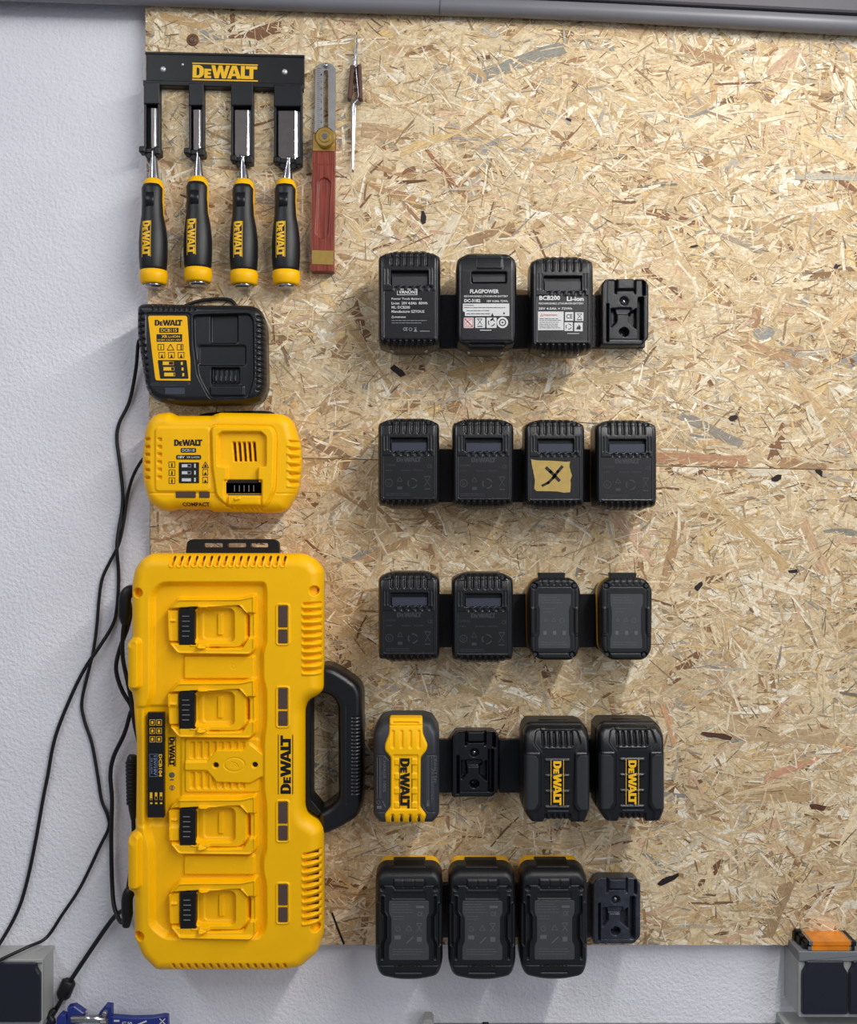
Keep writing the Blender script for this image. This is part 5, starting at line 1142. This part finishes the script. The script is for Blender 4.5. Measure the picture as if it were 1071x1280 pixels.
# ------------------------------------------------------------------ sockets
def socket(label, xl, xr, y_top, nfl, fl, T_d=35, cap=13, tray=True):
    T = thing('wall_socket', label, 'socket', (xl+xr)/2, y_top+45, T_d)
    s = Solid(T); s.prism(rounded([(xl, y_top+2), (xr, y_top+2), (xr, y_top+84), (xl, y_top+84)], 4, 3), WALL_D+.2, T_d-7, 1.5); s.build('housing', M['sock'])
    s = Solid(T); s.box(xl-1.5, y_top, xr+1.5, y_top+cap, WALL_D+.2, T_d-1, 1.2, 1); s.build('top_cap', M['sock_cap' if tray else 'sock'])
    # front frame with pointed webs between the flaps
    s = Solid(T); s.box(xl, y_top+cap-1, xr, y_top+84, T_d-9, T_d-4.5, .8, 2)
    for (a, b) in fl:
        pass
    s.build('front_frame', M['sock'])
    for (a, b) in fl:
        s = Solid(T); t = y_top+cap-2; s.prism(rounded([(a+4, t), (b-4, t), (b-3.5, t+7), (b+1, t+15), (b+1, y_top+78), (a-1, y_top+78), (a-1, t+15), (a+3.5, t+7)], 1.6, 3), T_d-6, T_d+1.5, 1.4); s.build('flap', M['flap'])
    if tray: s = Solid(T); s.box(xl-10, y_top+103, xr+6, y_top+112, WALL_D+.2, T_d-12, 1.5, 2); s.build('cable_tray', M['sock'])
    return T
socket('grey double wall socket with dark flaps, carrying the amber packs, lower right', 1000, 1120, 1190, 2, [(1004, 1058), (1062.5, 1116)])
socket('grey wall socket with one anthracite flap in the lower left corner', -66, 51, 1200, 2, [(-62, -8), (-4, 49)], 22, 5, False)

# two amber blade packs lying on the right socket
for n_, (dz, lab_) in enumerate(((0, 'amber flat blade pack, lower of the two on the right socket'), (5.4, 'amber flat blade pack, upper of the two on the right socket'))):
    T = thing('blade_pack', lab_, 'tool pack', 1040, 1180, 30, 'amber packs on the socket')
    zt = (640-1190)*K(34)+1.2+dz    # millimetres
    def quad(xa, xb, da, db, z0, z1, sh=0):
        V = []
        for z in (z0, z1):
            for x, d in ((xa+sh, da), (xb+sh, da), (xb, db), (xa, db)): V.append((x/1000, -d/1000, z/1000))
        return V
    ox, oz = T[0].location.x, T[0].location.z
    def addq(name, xa, xb, da, db, z0, z1, mat):
        V = [(v[0]-ox, v[1], v[2]-oz) for v in quad(xa, xb, da, db, z0, z1)]
        me = mesh_from(name, V, [(3, 2, 1, 0), (4, 5, 6, 7), (0, 1, 5, 4), (1, 2, 6, 5), (2, 3, 7, 6), (3, 0, 4, 7)]); return link(name, me, mat, T[0])
    x0 = 460+(2 if n_ else 0)
    addq('amber_cover', x0+6, x0+52, -15, 33-n_*2, zt, zt+4.6, M['orange'])
    addq('steel_edge', x0+1.5, x0+6, -15, 33-n_*2, zt+.5, zt+4.9, M['steel'])
    addq('steel_edge', x0+52, x0+54, -15, 33-n_*2, zt+.5, zt+4.9, M['steel'])
    for q in range(4):
        addq('clip', x0-7+q*1.5, x0+1.5, -13+q*11, -4+q*11, zt+1, zt+(13-n_*3-q*2.2), M['jet'])
    addq('end_bar', x0+54, x0+58, -15, 33, zt, zt+5.2, M['jet'])

# ------------------------------------------------------------------ blue clamp, bracket and rail at the bottom edge
T = thing('bar_clamp', 'navy blue bar clamp with silver spindle and white print, just inside the bottom edge', 'clamp', 140, 1275, 10)
s = Solid(T); s.prism([(84.5, 1259), (93, 1257), (106, 1266), (101, 1271), (92, 1272), (91, 1300), (84, 1300)], 2, 12, 1.2); s.build('fixed_jaw', M['navy'])
s = Solid(T); s.prism([(124, 1266), (132, 1256.5), (139.5, 1257.5), (139.5, 1300), (133, 1300), (133, 1273), (127, 1270)], 2, 12, 1.2); s.build('sliding_jaw', M['navy'])
s = Solid(T); s.prism([(139, 1270), (165, 1272), (190, 1271.5), (205, 1269), (210, 1270), (211, 1300), (139, 1300)], 4, 12, 1.2); bar_ = s.build('bar', M['navy'])
s = Solid(T); s.tube([(91, 1273, 11), (134, 1273, 11)], 5.5, 20, 1, 1); s.build('spindle', M['steel'])
s = Solid(T); s.box(91, 1268, 108, 1271, 5, 18, .5); s.disc(133, 1263.5, 3, 10, 19, .8); s.box(128, 1272, 136, 1280, 5, 20, .8); s.build('spindle_nut', M['dull_steel'])
s = Solid(T); s.prism([(71, 1272), (76, 1267), (82, 1269), (84, 1276), (84, 1296), (70, 1296)], 2, 12, 1.2); s.build('foot', M['navy'])
i = Ink(T, 12.3); i.text('US', 156, 1279, 6, 5.5, 90, .02); i.text('SI', 163, 1279, 6, 5.5, 90, .02); i.rect(143, 1273.6, 150, 1276); i.bar(172, 1280, 184, 1275, 2); i.bar(200, 1272, 207, 1279, 1.3); i.bar(207, 1272, 200, 1279, 1.3); i.build('print', M['white_ink'], bar_)
T = thing('shelf_rail', 'grey metal shelf rail along the bottom edge with an upright bracket', 'shelf', 760, 1285, 10)
s = Solid(T); s.box(538, 1293.5, 985, 1310, WALL_D+.3, 10, .8); s.build('shelf_edge', M['galv'])
s = Solid(T); s.prism([(528, 1277), (531, 1273), (539, 1273), (542, 1277), (542, 1300), (528, 1300)], -6, 14, 1.2); s.build('bracket', M['sock'])
s = Solid(T); s.tube([(603, 1282, 6), (611, 1282, 6)], 2.2, 10, 1, 1); s.build('shelf_bolt', M['jet'])
